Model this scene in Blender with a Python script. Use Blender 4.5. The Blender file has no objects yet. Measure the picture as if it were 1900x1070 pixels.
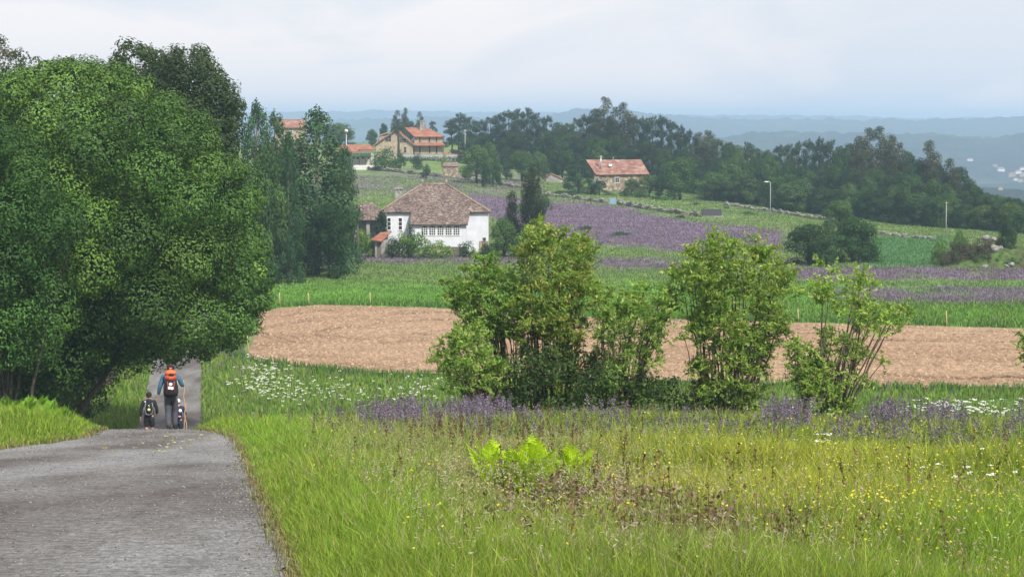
import bpy, math, random
import numpy as np
from mathutils import Vector, noise as mnoise
R = math.radians
random.seed(7); rng = np.random.default_rng(7)
SC = bpy.context.scene; COL = SC.collection

# ---------------------------------------------------------------- camera
E = 20.0                      # height of the eye (valley floor is at 3)
F = 3700.0                    # focal length in photo pixels (1900 wide)
TH = math.atan(310 / F)       # downward pitch
cam = bpy.data.cameras.new('camera'); cam.sensor_width = 36; cam.lens = 36 * F / 1900
cam.clip_start = 0.5; cam.clip_end = 30000
co = bpy.data.objects.new('camera', cam); COL.objects.link(co)
co.location = (0, 0, E); co.rotation_euler = (math.pi / 2 - TH, 0, 0); SC.camera = co
# ---------------------------------------------------------------- sun and sky
SUN_EL, SUN_AZ = R(45), R(150)   # azimuth clockwise from +Y
sl = bpy.data.lights.new('sun', 'SUN'); sl.energy = 4.8; sl.angle = R(3); sl.color = (1, .95, .87)
so = bpy.data.objects.new('sun', sl); COL.objects.link(so)
sd = Vector((math.sin(SUN_AZ) * math.cos(SUN_EL), math.cos(SUN_AZ) * math.cos(SUN_EL), math.sin(SUN_EL)))
so.rotation_euler = sd.to_track_quat('Z', 'Y').to_euler(); so.location = (60, -40, 80)
W = bpy.data.worlds.new('World'); SC.world = W; W.use_nodes = True
nt = W.node_tree; nt.nodes.clear()
def N(t, typ, **kw):
    n = t.nodes.new(typ)
    for k, v in kw.items(): setattr(n, k, v)
    return n
o_ = N(nt, 'ShaderNodeOutputWorld'); bg = N(nt, 'ShaderNodeBackground'); bg.inputs[1].default_value = 0.1
sky = N(nt, 'ShaderNodeTexSky', sky_type='NISHITA'); sky.sun_disc = False
sky.sun_elevation = SUN_EL; sky.sun_rotation = SUN_AZ; sky.air_density = 1.2; sky.dust_density = 2
tc = N(nt, 'ShaderNodeTexCoord'); mp = N(nt, 'ShaderNodeMapping'); mp.inputs['Scale'].default_value = (5, 5, 13)
mp.inputs['Rotation'].default_value = (0, .35, 0)
ns = N(nt, 'ShaderNodeTexNoise'); ns.inputs['Scale'].default_value = 1.3; ns.inputs['Detail'].default_value = 6; ns.inputs['Roughness'].default_value = .5
ns.inputs['Distortion'].default_value = .6
cr = N(nt, 'ShaderNodeValToRGB')
cr.color_ramp.elements[0].position = .42; cr.color_ramp.elements[0].color = (.76, .79, .87, 1)
cr.color_ramp.elements[1].position = .6; cr.color_ramp.elements[1].color = (.97, .915, .93, 1)
sc10 = N(nt, 'ShaderNodeVectorMath', operation='SCALE'); sc10.inputs['Scale'].default_value = 10.0
mx = N(nt, 'ShaderNodeMix', data_type='RGBA'); mx.inputs['Factor'].default_value = .86
nt.links.new(tc.outputs['Generated'], mp.inputs[0]); nt.links.new(mp.outputs[0], ns.inputs['Vector'])
nt.links.new(ns.outputs['Fac'], cr.inputs[0]); nt.links.new(cr.outputs[0], sc10.inputs[0])
nt.links.new(sky.outputs[0], mx.inputs[6]); nt.links.new(sc10.outputs[0], mx.inputs[7])
nt.links.new(mx.outputs[2], bg.inputs[0]); nt.links.new(bg.outputs[0], o_.inputs[0])
SC.view_settings.view_transform = 'Standard'; SC.view_settings.look = 'None'
SC.view_settings.exposure = 0.17; SC.view_settings.gamma = 1
SC.render.engine = 'CYCLES'
cy = SC.cycles; cy.max_bounces = 5; cy.diffuse_bounces = 2; cy.glossy_bounces = 1; cy.transmission_bounces = 3
cy.volume_bounces = 2; cy.transparent_max_bounces = 6; cy.use_denoising = True; cy.caustics_reflective = False; cy.caustics_refractive = False
cy.use_adaptive_sampling = False

# ---------------------------------------------------------------- projection helpers (photo pixels -> places in the world)
def ray(px, py):
    a = (px - 950) / F; b = (535 - py) / F
    return a, math.cos(TH) + b * math.sin(TH), -math.sin(TH) + b * math.cos(TH)
def pt(px, py, Y):
    dx, dy, dz = ray(px, py); return Vector((dx * Y / dy, Y, E + dz * Y / dy))
def fbm(x, y, s, seed=0.0):
    x = np.asarray(x, float) / s; y = np.asarray(y, float) / s
    v = 0; a = 1
    for k in range(4):
        v = v + a * np.sin(x * 1.7 + 1.3 * np.sin(y * 1.1 + seed + k) + k * 2.1) * np.cos(y * 1.9 + 1.1 * np.sin(x * 1.3 - seed + k * 1.7))
        x, y = x * 1.93 + y * .31, y * 1.87 - x * .29; a *= .55
    return v
_Y = np.arange(-60, 400.5, .5)
_P = np.interp(_Y, [-60, 0, 15.5, 27, 39, 48, 54.6, 58, 72, 90, 103, 112, 125, 400],
               [-1.2, -1.6, -3.55, -4.95, -6.5, -7.6, -8.5, -9.08, -11.7, -14.8, -16.5, -17.0, -17.05, -17.05])
_k = np.ones(7) / 7
_Ps = _P.copy(); _Ps[3:-3] = np.convolve(_P, _k, 'valid')
RY = [0, 15.5, 27, 39, 46, 54.6, 58, 72, 110, 144, 180, 215, 250, 300]
RR = [.6, -1.7, -3.5, -5.3, -6.5, -8.65, -9.25, -11.4, -17.3, -22.6, -26.3, -29, -31, -40]
RL = [-9, -10, -10.6, -10.3, -9.9, -11.3, -12.3, -14.9, -20.8, -26.0, -29.6, -32.4, -34.4, -43.5]
def road_edges(y): return np.interp(y, RY, RL), np.interp(y, RY, RR)
def roadmask(x, y, m=.0):
    l, r = road_edges(y); return (x > l - m) & (x < r + m) & (y < 300)
RIDGE = [  # distance, crest (px -> py), slopes
    (1450, [(950, 330), (1290, 262), (1320, 246), (1350, 262), (1400, 276), (1460, 292), (1560, 330), (1700, 400), (1780, 385), (1815, 352), (1850, 350), (1900, 352), (2100, 352), (2400, 330)], .22, 7),
    (3100, [(-600, 260), (600, 262), (1000, 262), (1250, 262), (1400, 248), (1600, 246), (1750, 250), (1850, 256), (1900, 251), (2100, 245), (2500, 250)], .085, 11),
    (4900, [(-600, 220), (620, 222), (800, 219), (1000, 216), (1080, 205), (1160, 206), (1230, 212), (1400, 223), (1600, 222), (1800, 219), (1900, 215), (2500, 210)], .12, 16),
    (7200, [(-600, 208), (620, 208), (700, 205), (900, 207), (1100, 210), (1300, 212), (1500, 213), (1700, 219), (1900, 216), (2500, 214)], .1, 9)]
def Hn(x, y):
    """natural terrain, world z"""
    x = np.asarray(x, float); y = np.asarray(y, float)
    base = np.interp(y, _Y, _Ps) + E
    # side variation of the near slope, off the road
    l, r = road_edges(np.clip(y, 0, 300))
    off = np.clip(np.maximum(l - x, x - r) - .3, 0, 6) / 6
    near = np.clip((150 - y) / 30, 0, 1)
    z = base + off * near * .16 * fbm(x, y, 7.0, 1.0)
    # grassy bank left of the road
    bank = np.clip((l - x) / 1.6, 0, 1) * np.exp(-((y - 50) / 5.5) ** 4) * .5
    z = z + bank * (1 - .5 * np.clip((-x - 18) / 20, 0, 1))
    # rising ground beyond the valley
    A = np.interp(x, [-150, -60, -20, 25, 50, 80, 140], [5, 8.0, 8.2, 4.6, .9, -3.5, -8])
    f = np.clip((y - 258) / 245, 0, 1.3); f = np.where(f < 1, f * f * (3 - 2 * f) * .35 + f * .65, f)
    z = z + A * f + np.clip((y - 140) / 60, 0, 1) * np.clip((600 - y) / 100, 0, 1) * .12 * fbm(x, y, 16.0, 3.0)
    yd = np.interp(x, [-200, 20, 60, 100, 160], [600, 590, 500, 395, 330])
    z = z - np.clip(y - yd, 0, 4e4) * .22
    floor = E - 112 + 6 * fbm(x, y, 500., 2.)
    z = np.where(y > 500, np.maximum(z, floor), z)
    # far ridges
    fy = np.maximum(y, 600.)
    px = 950 + F * x / np.maximum(y, 1)
    for (D, cr_, sl_, nz) in RIDGE:
        c = np.interp(px, [p[0] for p in cr_], [p[1] for p in cr_])
        crest = E - (c - 225) / F * D
        rough = nz * .35 * fbm(x, y * .3, 55. + D * .02, D) * .6 + nz * .16 * fbm(x, y, 14., D)
        zz = crest - np.abs(y - D) * sl_ * (1 + .15 * fbm(x, y, 400., D)) + rough * np.exp(-((y - D) / 500.) ** 2) + 3 * fbm(x, y, 60., D + 1)
        z = np.where(y > 760, np.maximum(z, zz), z)
    return z
def H(x, y): return float(Hn(np.array([x]), np.array([y]))[0])
def at(px, Y, dz=0.0):
    """ground point seen in column px at depth Y"""
    z = H((px - 950) / F * Y, Y)
    for _ in range(3):
        dz_ = (z - E) / Y
        b = (dz_ * math.cos(TH) + math.sin(TH)) / (math.cos(TH) - dz_ * math.sin(TH))
        dy = math.cos(TH) + b * math.sin(TH)
        x = (px - 950) / F * Y / dy; z = H(x, Y)
    return Vector((x, Y, z + dz))
def pix(x, y, z):
    x, y, z = np.asarray(x, float), np.asarray(y, float), np.asarray(z, float) - E
    dep = y * math.cos(TH) - z * math.sin(TH); up = y * math.sin(TH) + z * math.cos(TH)
    return 950 + F * x / dep, 535 - F * up / dep

# ---------------------------------------------------------------- materials
def mat(name, rough=.8, spec=.2):
    m = bpy.data.materials.new(name); m.use_nodes = True; t = m.node_tree
    b = t.nodes['Principled BSDF']; b.inputs['Roughness'].default_value = rough
    b.inputs['Specular IOR Level'].default_value = spec
    return m, t, b
def noisenode(t, scale, detail=4, rough=.6, vec=None, stretch=None, coord='Object'):
    tcn = N(t, 'ShaderNodeTexCoord'); src = tcn.outputs[coord]
    if stretch:
        mpn = N(t, 'ShaderNodeMapping'); mpn.inputs['Scale'].default_value = stretch
        t.links.new(src, mpn.inputs[0]); src = mpn.outputs[0]
    n = N(t, 'ShaderNodeTexNoise'); n.inputs['Scale'].default_value = scale; n.inputs['Detail'].default_value = detail
    n.inputs['Roughness'].default_value = rough; t.links.new(src, n.inputs['Vector']); return n
def ramp(t, src, stops):
    c = N(t, 'ShaderNodeValToRGB'); e = c.color_ramp.elements
    while len(e) < len(stops): e.new(.5)
    for k, (p, cc) in enumerate(stops): e[k].position = p; e[k].color = (*cc, 1)
    t.links.new(src, c.inputs[0]); return c
def mixc(t, f, a, b, mode='MIX'):
    m = N(t, 'ShaderNodeMix', data_type='RGBA', blend_type=mode)
    for i, v in ((0, f), (6, a), (7, b)):
        if isinstance(v, (int, float)): m.inputs[i].default_value = v
        elif isinstance(v, tuple): m.inputs[i].default_value = (*v, 1)
        else: t.links.new(v, m.inputs[i])
    return m.outputs[2]
def bump(t, b, src, strength, dist=.05):
    n = N(t, 'ShaderNodeBump'); n.inputs['Strength'].default_value = strength; n.inputs['Distance'].default_value = dist
    t.links.new(src, n.inputs['Height']); t.links.new(n.outputs[0], b.inputs['Normal'])
def plain(name, c, rough=.7, var=.25, scale=6., spec=.3, bmp=0, metal=0):
    m, t, b = mat(name, rough, spec); n = noisenode(t, scale)
    lo = tuple(x * (1 - var) for x in c); hi = tuple(min(1, x * (1 + var)) for x in c)
    r_ = ramp(t, n.outputs['Fac'], [(.3, lo), (.7, hi)]); t.links.new(r_.outputs[0], b.inputs['Base Color'])
    if bmp: bump(t, b, n.outputs['Fac'], bmp)
    b.inputs['Metallic'].default_value = metal
    return m
def foliage_mat(name, trans=.3, rough=.55, objvar=.25, spec=.22):
    m, t, b = mat(name, rough, spec)
    a = N(t, 'ShaderNodeAttribute', attribute_name='Col')
    oi = N(t, 'ShaderNodeObjectInfo')
    hs = N(t, 'ShaderNodeHueSaturation')
    mr = N(t, 'ShaderNodeMapRange'); mr.inputs['To Min'].default_value = 1 - objvar; mr.inputs['To Max'].default_value = 1 + objvar
    mh = N(t, 'ShaderNodeMapRange'); mh.inputs['To Min'].default_value = .5 + .02 * objvar * 4; mh.inputs['To Max'].default_value = .5 - .02 * objvar * 4
    t.links.new(oi.outputs['Random'], mr.inputs['Value']); t.links.new(mr.outputs[0], hs.inputs['Value'])
    t.links.new(oi.outputs['Random'], mh.inputs['Value']); t.links.new(mh.outputs[0], hs.inputs['Hue'])
    t.links.new(a.outputs['Color'], hs.inputs['Color']); t.links.new(hs.outputs[0], b.inputs['Base Color'])
    tr = N(t, 'ShaderNodeBsdfTranslucent'); t.links.new(mixc(t, .35, hs.outputs[0], (.25, .35, .03)), tr.inputs[0])
    ms = N(t, 'ShaderNodeMixShader'); ms.inputs[0].default_value = trans
    t.links.new(b.outputs[0], ms.inputs[1]); t.links.new(tr.outputs[0], ms.inputs[2])
    t.links.new(ms.outputs[0], t.nodes['Material Output'].inputs[0])
    return m
LEAF = foliage_mat('foliage'); OAKLEAF = foliage_mat('oak_foliage', .12, .55, .1, .2); WILLOWLEAF = foliage_mat('willow_foliage', .42, .5, .1, .2); GRASS = foliage_mat('grass_blades', .3, .7, 0, .06); FARLEAF = foliage_mat('far_foliage', .2, .7, .25, .08)
BARK = plain('bark', (.13, .105, .08), .9, .35, 5, .2, .4)
BARK_D = plain('dark_bark', (.055, .045, .038), .9, .35, 5, .2, .4)

# ---------------------------------------------------------------- objects
def tag(o, label=None, cat=None, group=None, kind=None):
    if label: o['label'] = label
    if cat: o['category'] = cat
    if group: o['group'] = group
    if kind: o['kind'] = kind
    return o
def thing(name, label, cat, loc=(0, 0, 0), rz=0, group=None, scale=1):
    o = bpy.data.objects.new(name, None); o.empty_display_size = .3; COL.objects.link(o)
    o.location = loc; o.rotation_euler = (0, 0, rz)
    o.scale = (scale,) * 3 if isinstance(scale, (int, float)) else scale
    return tag(o, label, cat, group)
def mesh_np(name, V, faces_q=None, faces_t=None, m=None, parent=None, col=None, smooth=False):
    """numpy mesh: quads (n,4) and tris (n,3)"""
    me = bpy.data.meshes.new(name); V = np.asarray(V, np.float32)
    q = np.zeros((0, 4), np.int32) if faces_q is None else np.asarray(faces_q, np.int32)
    t = np.zeros((0, 3), np.int32) if faces_t is None else np.asarray(faces_t, np.int32)
    me.vertices.add(len(V)); me.vertices.foreach_set('co', V.ravel())
    lt = np.concatenate([np.full(len(q), 4), np.full(len(t), 3)]).astype(np.int32)
    me.loops.add(int(lt.sum())); me.polygons.add(len(lt))
    me.loops.foreach_set('vertex_index', np.concatenate([q.ravel(), t.ravel()]).astype(np.int32))
    me.polygons.foreach_set('loop_start', np.concatenate([[0], np.cumsum(lt)[:-1]]).astype(np.int32))
    if smooth: me.polygons.foreach_set('use_smooth', np.ones(len(lt), bool))
    me.update(calc_edges=True)
    if col is not None:
        c = me.color_attributes.new('Col', 'FLOAT_COLOR', 'POINT')
        c.data.foreach_set('color', np.concatenate([col, np.ones((len(col), 1))], 1).astype(np.float32).ravel())
    if m: me.materials.append(m)
    o = bpy.data.objects.new(name, me); COL.objects.link(o)
    if parent: o.parent = parent
    return o
class MB:
    def __init__(s): s.v = []; s.f = []; s.sm = []
    def add(s, v, f, smooth=False):
        b = len(s.v); s.v += [tuple(x) for x in v]; s.f += [tuple(b + i for i in q) for q in f]; s.sm += [smooth] * len(f); return s
    def box(s, x0, x1, y0, y1, z0, z1):
        v = [(x0, y0, z0), (x1, y0, z0), (x1, y1, z0), (x0, y1, z0), (x0, y0, z1), (x1, y0, z1), (x1, y1, z1), (x0, y1, z1)]
        return s.add(v, [(0, 3, 2, 1), (4, 5, 6, 7), (0, 1, 5, 4), (1, 2, 6, 5), (2, 3, 7, 6), (3, 0, 4, 7)])
    def tube(s, pts, rad, n=7, cap=True):
        pts = [Vector(p) for p in pts]; rings = []
        for i, p in enumerate(pts):
            d = (pts[min(i + 1, len(pts) - 1)] - pts[max(i - 1, 0)]).normalized()
            a = d.cross(Vector((0, 0, 1)) if abs(d.z) < .9 else Vector((1, 0, 0))).normalized(); b = d.cross(a)
            r = rad[i] if hasattr(rad, '__len__') else rad
            rings.append([p + (a * math.cos(2 * math.pi * k / n) + b * math.sin(2 * math.pi * k / n)) * r for k in range(n)])
        v = [q for r_ in rings for q in r_]; f = []
        for i in range(len(pts) - 1):
            for k in range(n): f.append((i * n + k, i * n + (k + 1) % n, (i + 1) * n + (k + 1) % n, (i + 1) * n + k))
        if cap: f.append(tuple(range(n))[::-1]); f.append(tuple((len(pts) - 1) * n + k for k in range(n)))
        return s.add(v, f, True)
    def blob(s, c, r, jitter=.15, sub=1, seed=0):
        """irregular rounded lump"""
        rnd = random.Random(seed); nu, nv = 6 + 3 * sub, 4 + 2 * sub; v = [(c[0], c[1], c[2] - r[2])]
        for j in range(1, nv):
            th = math.pi * j / nv
            for i in range(nu):
                ph = 2 * math.pi * i / nu; k = 1 + rnd.uniform(-jitter, jitter)
                v.append((c[0] + r[0] * k * math.sin(th) * math.cos(ph), c[1] + r[1] * k * math.sin(th) * math.sin(ph), c[2] - r[2] * k * math.cos(th)))
        v.append((c[0], c[1], c[2] + r[2])); f = []
        for i in range(nu): f.append((0, 1 + (i + 1) % nu, 1 + i)); f.append((len(v) - 1, 1 + (nv - 2) * nu + i, 1 + (nv - 2) * nu + (i + 1) % nu))
        for j in range(nv - 2):
            for i in range(nu): a = 1 + j * nu; f.append((a + i, a + (i + 1) % nu, a + nu + (i + 1) % nu, a + nu + i))
        return s.add(v, f, jitter < .12)
    def build(s, name, m, parent=None, loc=None, rz=None):
        me = bpy.data.meshes.new(name); me.from_pydata(s.v, [], s.f); me.materials.append(m)
        me.polygons.foreach_set('use_smooth', s.sm); me.update()
        o = bpy.data.objects.new(name, me); COL.objects.link(o)
        if parent: o.parent = parent
        if loc is not None: o.location = loc
        if rz is not None: o.rotation_euler = (0, 0, rz)
        return o
def kids(o): return [c for c in COL.objects if c.parent == o]
KID = {}
def dup(root, loc, rz, scale, label, group, name=None):
    ks = KID.setdefault(root.name, [c for c in COL.objects if c.parent == root])
    r = root.copy(); r.name = name or root.name.split('.')[0]; COL.objects.link(r)
    r.location = loc; r.rotation_euler = (0, 0, rz); r.scale = scale; tag(r, label, None, group)
    for k in ks:
        c = k.copy(); COL.objects.link(c); c.parent = r
    return r

# ---------------------------------------------------------------- foliage generators
def unit(n):
    v = rng.normal(size=(n, 3)); return v / np.linalg.norm(v, axis=1, keepdims=True)
def leaf_mesh(P, Nrm, L, Wd, C, name, m, parent=None):
    n = len(P); a = unit(n); T = np.cross(Nrm, a); T /= np.linalg.norm(T, axis=1, keepdims=True) + 1e-9
    B = np.cross(Nrm, T); L = L * rng.uniform(.65, 1.35, (n, 1)); Wd = Wd * rng.uniform(.7, 1.3, (n, 1))
    V = np.empty((n, 4, 3)); V[:, 0] = P - T * L / 2; V[:, 1] = P + B * Wd / 2 + Nrm * Wd * .2; V[:, 2] = P + T * L / 2; V[:, 3] = P - B * Wd / 2 + Nrm * Wd * .2
    q = np.arange(n * 4).reshape(n, 4)
    return mesh_np(name, V.reshape(-1, 3), q, None, m, parent, np.repeat(C, 4, 0))
def leafcloud(blobs, per_area, L, Wd, pal, name, m, parent=None, upbias=.35, inner=.35, flat=0):
    """blobs: list of (x,y,z,rx,ry,rz)"""
    Bl = np.array(blobs); Ps = []; Ns = []; Cs = []
    pal = np.array(pal)
    for b in Bl:
        r = b[3:]; area = 4 * math.pi * (r.mean() ** 2); n = max(8, int(area * per_area)); d = unit(n)
        ni = int(n * inner); k = np.concatenate([rng.uniform(.8, 1.08, n - ni), rng.uniform(.3, .8, ni)])
        lump = 1 + .2 * np.sin(d[:, 0] * 6 + b[0] * 5) * np.cos(d[:, 2] * 5 + b[1] * 3)
        P = b[:3] + d * r * (k * lump)[:, None]
        keep = np.ones(n, bool)
        near = Bl[(np.linalg.norm(Bl[:, :3] - b[:3], axis=1) < 2.2 * r.max()) & (np.linalg.norm(Bl[:, :3] - b[:3], axis=1) > 1e-6)]
        for q in near[:14]:
            keep &= (((P - q[:3]) / q[3:]) ** 2).sum(1) > .45
        P = P[keep]; d = d[keep]
        Nn = d + .45 * unit(len(P)); Nn[:, 2] += upbias * .7; Nn /= np.linalg.norm(Nn, axis=1, keepdims=True)
        base = pal[rng.integers(0, len(pal))] * rng.uniform(.7, 1.3)
        c = (base[None] * .6 + pal[rng.integers(0, len(pal), len(P))] * .4) * rng.uniform(.7, 1.35, (len(P), 1))
        Ps.append(P); Ns.append(Nn); Cs.append(c)
    return leaf_mesh(np.concatenate(Ps), np.concatenate(Ns), L, Wd, np.clip(np.concatenate(Cs), 0, 1), name, m, parent)
def inside(poly, x, y):
    c = False; j = len(poly) - 1
    for i in range(len(poly)):
        xi, yi = poly[i]; xj, yj = poly[j]
        if (yi > y) != (yj > y) and x < (xj - xi) * (y - yi) / (yj - yi) + xi: c = not c
        j = i
    return c
def edgedist(poly, x, y):
    m = 1e9
    for i in range(len(poly)):
        x1, y1 = poly[i - 1]; x2, y2 = poly[i]; L2 = (x2 - x1) ** 2 + (y2 - y1) ** 2 + 1e-9
        t = max(0, min(1, ((x - x1) * (x2 - x1) + (y - y1) * (y2 - y1)) / L2))
        m = min(m, math.hypot(x - x1 - t * (x2 - x1), y - y1 - t * (y2 - y1)))
    return m
def crown_blobs(poly_px, Y, depth, rmin, rmax, n, seed=1, gap=.42):
    """round crown volume whose silhouette follows a profile; local coords around (0,Y)"""
    rnd = random.Random(seed); poly = []
    for px, py in poly_px:
        p = pt(px, py, Y); poly.append((p.x, p.z))
    xs = [p[0] for p in poly]; zs = [p[1] for p in poly]; out = []; tries = 0
    while len(out) < n and tries < n * 60:
        tries += 1
        x = rnd.uniform(min(xs), max(xs)); z = rnd.uniform(min(zs), max(zs))
        if not inside(poly, x, z): continue
        e = edgedist(poly, x, z); r = min(rmax, max(rmin, e)) * rnd.uniform(.75, 1.0)
        if e < rmin * .55: continue
        dd = max(0, e - r * .4); Rr = depth; dm = math.sqrt(max(0, Rr * Rr - max(0, Rr - dd * 1.15) ** 2)) if dd < Rr else Rr
        s = rnd.choice((-1, -1, 1)); y = Y + s * dm * rnd.uniform(.75, 1.0) if rnd.random() < .85 else Y + rnd.uniform(-dm, dm)
        if any((x - b[0]) ** 2 + (y - b[1]) ** 2 + (z - b[2]) ** 2 < (gap * (r + b[3])) ** 2 for b in out): continue
        out.append((x, y, z, r, r, r * rnd.uniform(.75, .95)))
    return out
def limb(mb, a, b, r0, r1, seed, bend=.25, n=6, seg=6):
    rnd = random.Random(seed); a = Vector(a); b = Vector(b); L = (b - a).length
    mid = a.lerp(b, .45) + Vector((rnd.uniform(-1, 1), rnd.uniform(-1, 1), rnd.uniform(.1, 1))) * L * bend * .5
    mid.x = mid.x * .6 + (a.x * .7 + b.x * .3) * .4; P = []
    for i in range(seg + 1):
        t = i / seg; P.append(a * (1 - t) ** 2 + mid * 2 * t * (1 - t) + b * t * t + Vector((rnd.uniform(-1, 1), rnd.uniform(-1, 1), 0)) * L * .012)
    mb.tube(P, [r0 + (r1 - r0) * (i / seg) ** .8 for i in range(seg + 1)], n, False); return P

# ================================================================ ground, hills, road, field
def band(v, lo, hi, s): return np.clip((v - lo) / s + .5, 0, 1) * np.clip((hi - v) / s + .5, 0, 1)
LAV = np.array([.16, .112, .18]); OLIVE = np.array([.17, .215, .085]); GRN = np.array([.115, .2, .05]); BRT = np.array([.12, .25, .04])
def lav_amount(x, y, z):
    px, py = pix(x, y, z); py = py + 3.2 * fbm(x, y * .7, 8., 1.) * np.clip(y / 200 - .5, 0, 1) + rng.normal(0, 1.5, py.shape); n = .5 + .28 * fbm(x, y, 9., 5.); n2 = .5 + .3 * fbm(x, y * .4, 4., 9.)
    top = np.interp(px, [860, 1010, 1130, 1200, 1290, 1445], [360, 373, 380, 396, 412, 431])
    bot = np.interp(px, [860, 920, 1000, 1100, 1300, 1445], [392, 405, 436, 452, 468, 466])
    a = band(py, top, bot, 9) * band(px, 870, 1450, 25) * np.clip(.75 + n * .8, 0, 1) * (y > 255)
    a = np.maximum(a, .8 * band(py, 471, 489, 9) * band(px, 490, 1000, 60) * np.clip(n2 * 1.6, 0, 1) * (y < 300))
    a = np.maximum(a, .8 * band(py, 478, 500, 8) * band(px, 1000, 1480, 60) * np.clip(n2 * 1.5, 0, 1) * (y < 300))
    a = np.maximum(a, .95 * band(py, 497, 519, 8) * band(px, 1440, 2300, 40) * np.clip(.3 + n2 * 1.3, 0, 1) * (y < 300))
    a = np.maximum(a, .85 * band(py, 533, 566, 10) * band(px, 1560, 2300, 80) * np.clip(n2 * 1.7, 0, 1) * (y < 300))
    a = np.maximum(a, .5 * band(py, 321, 362, 8) * band(px, 560, 1010, 60) * np.clip(n2 * 1.7 - .1, 0, 1) * (y > 300))
    return a
def gcol(x, y, z):
    px, py = pix(x, y, z); n = (.5 + .25 * fbm(x, y, 12., 4.))[:, None]; n3 = (.5 + .3 * fbm(x, y, 3., 14.))[:, None]
    c = GRN * (1 - n) + OLIVE * n
    far = (y > 160)[:, None]
    b2 = band(py, 525, 612, 26)[:, None] * (y > 150)[:, None]
    c = c * (1 - b2) + BRT * b2
    g2 = (band(px, 1600, 1760, 30) * band(py, 438, 496, 10))[:, None]; c = c * (1 - g2) + np.array([.075, .17, .06]) * g2
    a = lav_amount(x, y, z)[:, None]; c = c * (1 - a) + LAV * a * (.8 + .4 * n3)
    c = c * (.8 + .4 * n3)
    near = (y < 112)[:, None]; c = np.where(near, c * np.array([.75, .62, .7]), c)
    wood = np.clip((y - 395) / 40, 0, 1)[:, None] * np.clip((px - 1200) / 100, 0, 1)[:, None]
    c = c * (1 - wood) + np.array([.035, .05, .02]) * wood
    return c
def grid(xf, ys, us, zf):
    Y = np.repeat(ys, len(us)); U = np.tile(us, len(ys)); X = xf(U, Y); Z = zf(X, Y)
    i = np.arange(len(ys) - 1)[:, None] * len(us) + np.arange(len(us) - 1)[None]
    q = np.stack([i, i + 1, i + 1 + len(us), i + len(us)], -1).reshape(-1, 4)
    return np.stack([X, Y, Z], 1), q
def soil_yn(x): return np.interp(x, [-22, -19.6, -18, -15, -9, -4, 9, 33, 60], [150, 145.5, 141, 138.5, 134.5, 133, 130.5, 126.8, 124])
def soil_yf(x): return np.interp(x, [-23, -21, -17.4, -5.4, 7.5, 24, 42, 60], [176, 181.5, 184, 181.5, 173, 168.8, 164, 160])
def soilmask(x, y, m=0.0):
    xl = -19.5 - 3.2 * np.clip((y - 146) / 34, 0, 1)
    return (y > soil_yn(x) - m) & (y < soil_yf(x) + m) & (x > xl - m) & (x < 50)
def ground_z(X, Y):
    Z = Hn(X, Y); Z = Z - .12 * roadmask(X, Y, -.12); Z = Z - .22 * soilmask(X, Y, -.3); return Z
xf = lambda u, y: u * (28 + .46 * np.maximum(y, -20))
ys = np.concatenate([np.arange(-30, 8, 2.), np.arange(8, 62, .3), np.arange(62, 130, .6), np.arange(130, 200, .8), np.arange(200, 620, 1.8), np.arange(620, 761, 7)])
gm, t, b = mat('ground_soil_and_turf', .95, .15)
a = N(t, 'ShaderNodeAttribute', attribute_name='Col'); n1 = noisenode(t, 1.6, 6, .7, stretch=(1, 1, 1)); n2 = noisenode(t, .35, 5, .65, stretch=(1, .6, 1))
r1 = ramp(t, n1.outputs['Fac'], [(.3, (.62, .62, .6)), (.7, (1.35, 1.32, 1.25))]); r2 = ramp(t, n2.outputs['Fac'], [(.3, (.75, .8, .72)), (.7, (1.2, 1.2, 1.25))])
c1 = mixc(t, 1, a.outputs['Color'], r1.outputs[0], 'MULTIPLY'); c2 = mixc(t, 1, c1, r2.outputs[0], 'MULTIPLY')
t.links.new(c2, b.inputs['Base Color']); bump(t, b, n1.outputs['Fac'], .8, .3)
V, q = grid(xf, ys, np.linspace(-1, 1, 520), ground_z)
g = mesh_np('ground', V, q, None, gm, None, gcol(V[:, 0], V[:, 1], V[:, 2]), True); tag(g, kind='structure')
# far hills and valley
hm, t, b = mat('wooded_hills', .95, .1)
n1 = noisenode(t, .03, 8, .7); n2 = noisenode(t, .004, 5, .6)
r1 = ramp(t, n1.outputs['Fac'], [(.35, (.006, .014, .01)), (.6, (.02, .035, .015))])
r2 = ramp(t, n2.outputs['Fac'], [(.53, (0, 0, 0)), (.64, (.45, .45, .45))])
rf = ramp(t, n1.outputs['Fac'], [(.4, (.05, .1, .03)), (.6, (.14, .17, .07))])
gx = N(t, 'ShaderNodeNewGeometry'); t.links.new(mixc(t, r2.outputs[0], r1.outputs[0], rf.outputs[0]), b.inputs['Base Color'])
bump(t, b, n1.outputs['Fac'], 1, 8)
ys2 = np.concatenate([np.arange(760, 1800, 12.), np.geomspace(1800, 12000, 260)])
V, q = grid(xf, ys2, np.linspace(-1, 1, 900), lambda X, Y: Hn(X, Y) - .3 * (Y < 765))
h_ = mesh_np('hills', V, q, None, hm, None, None, True); tag(h_, kind='structure')

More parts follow.
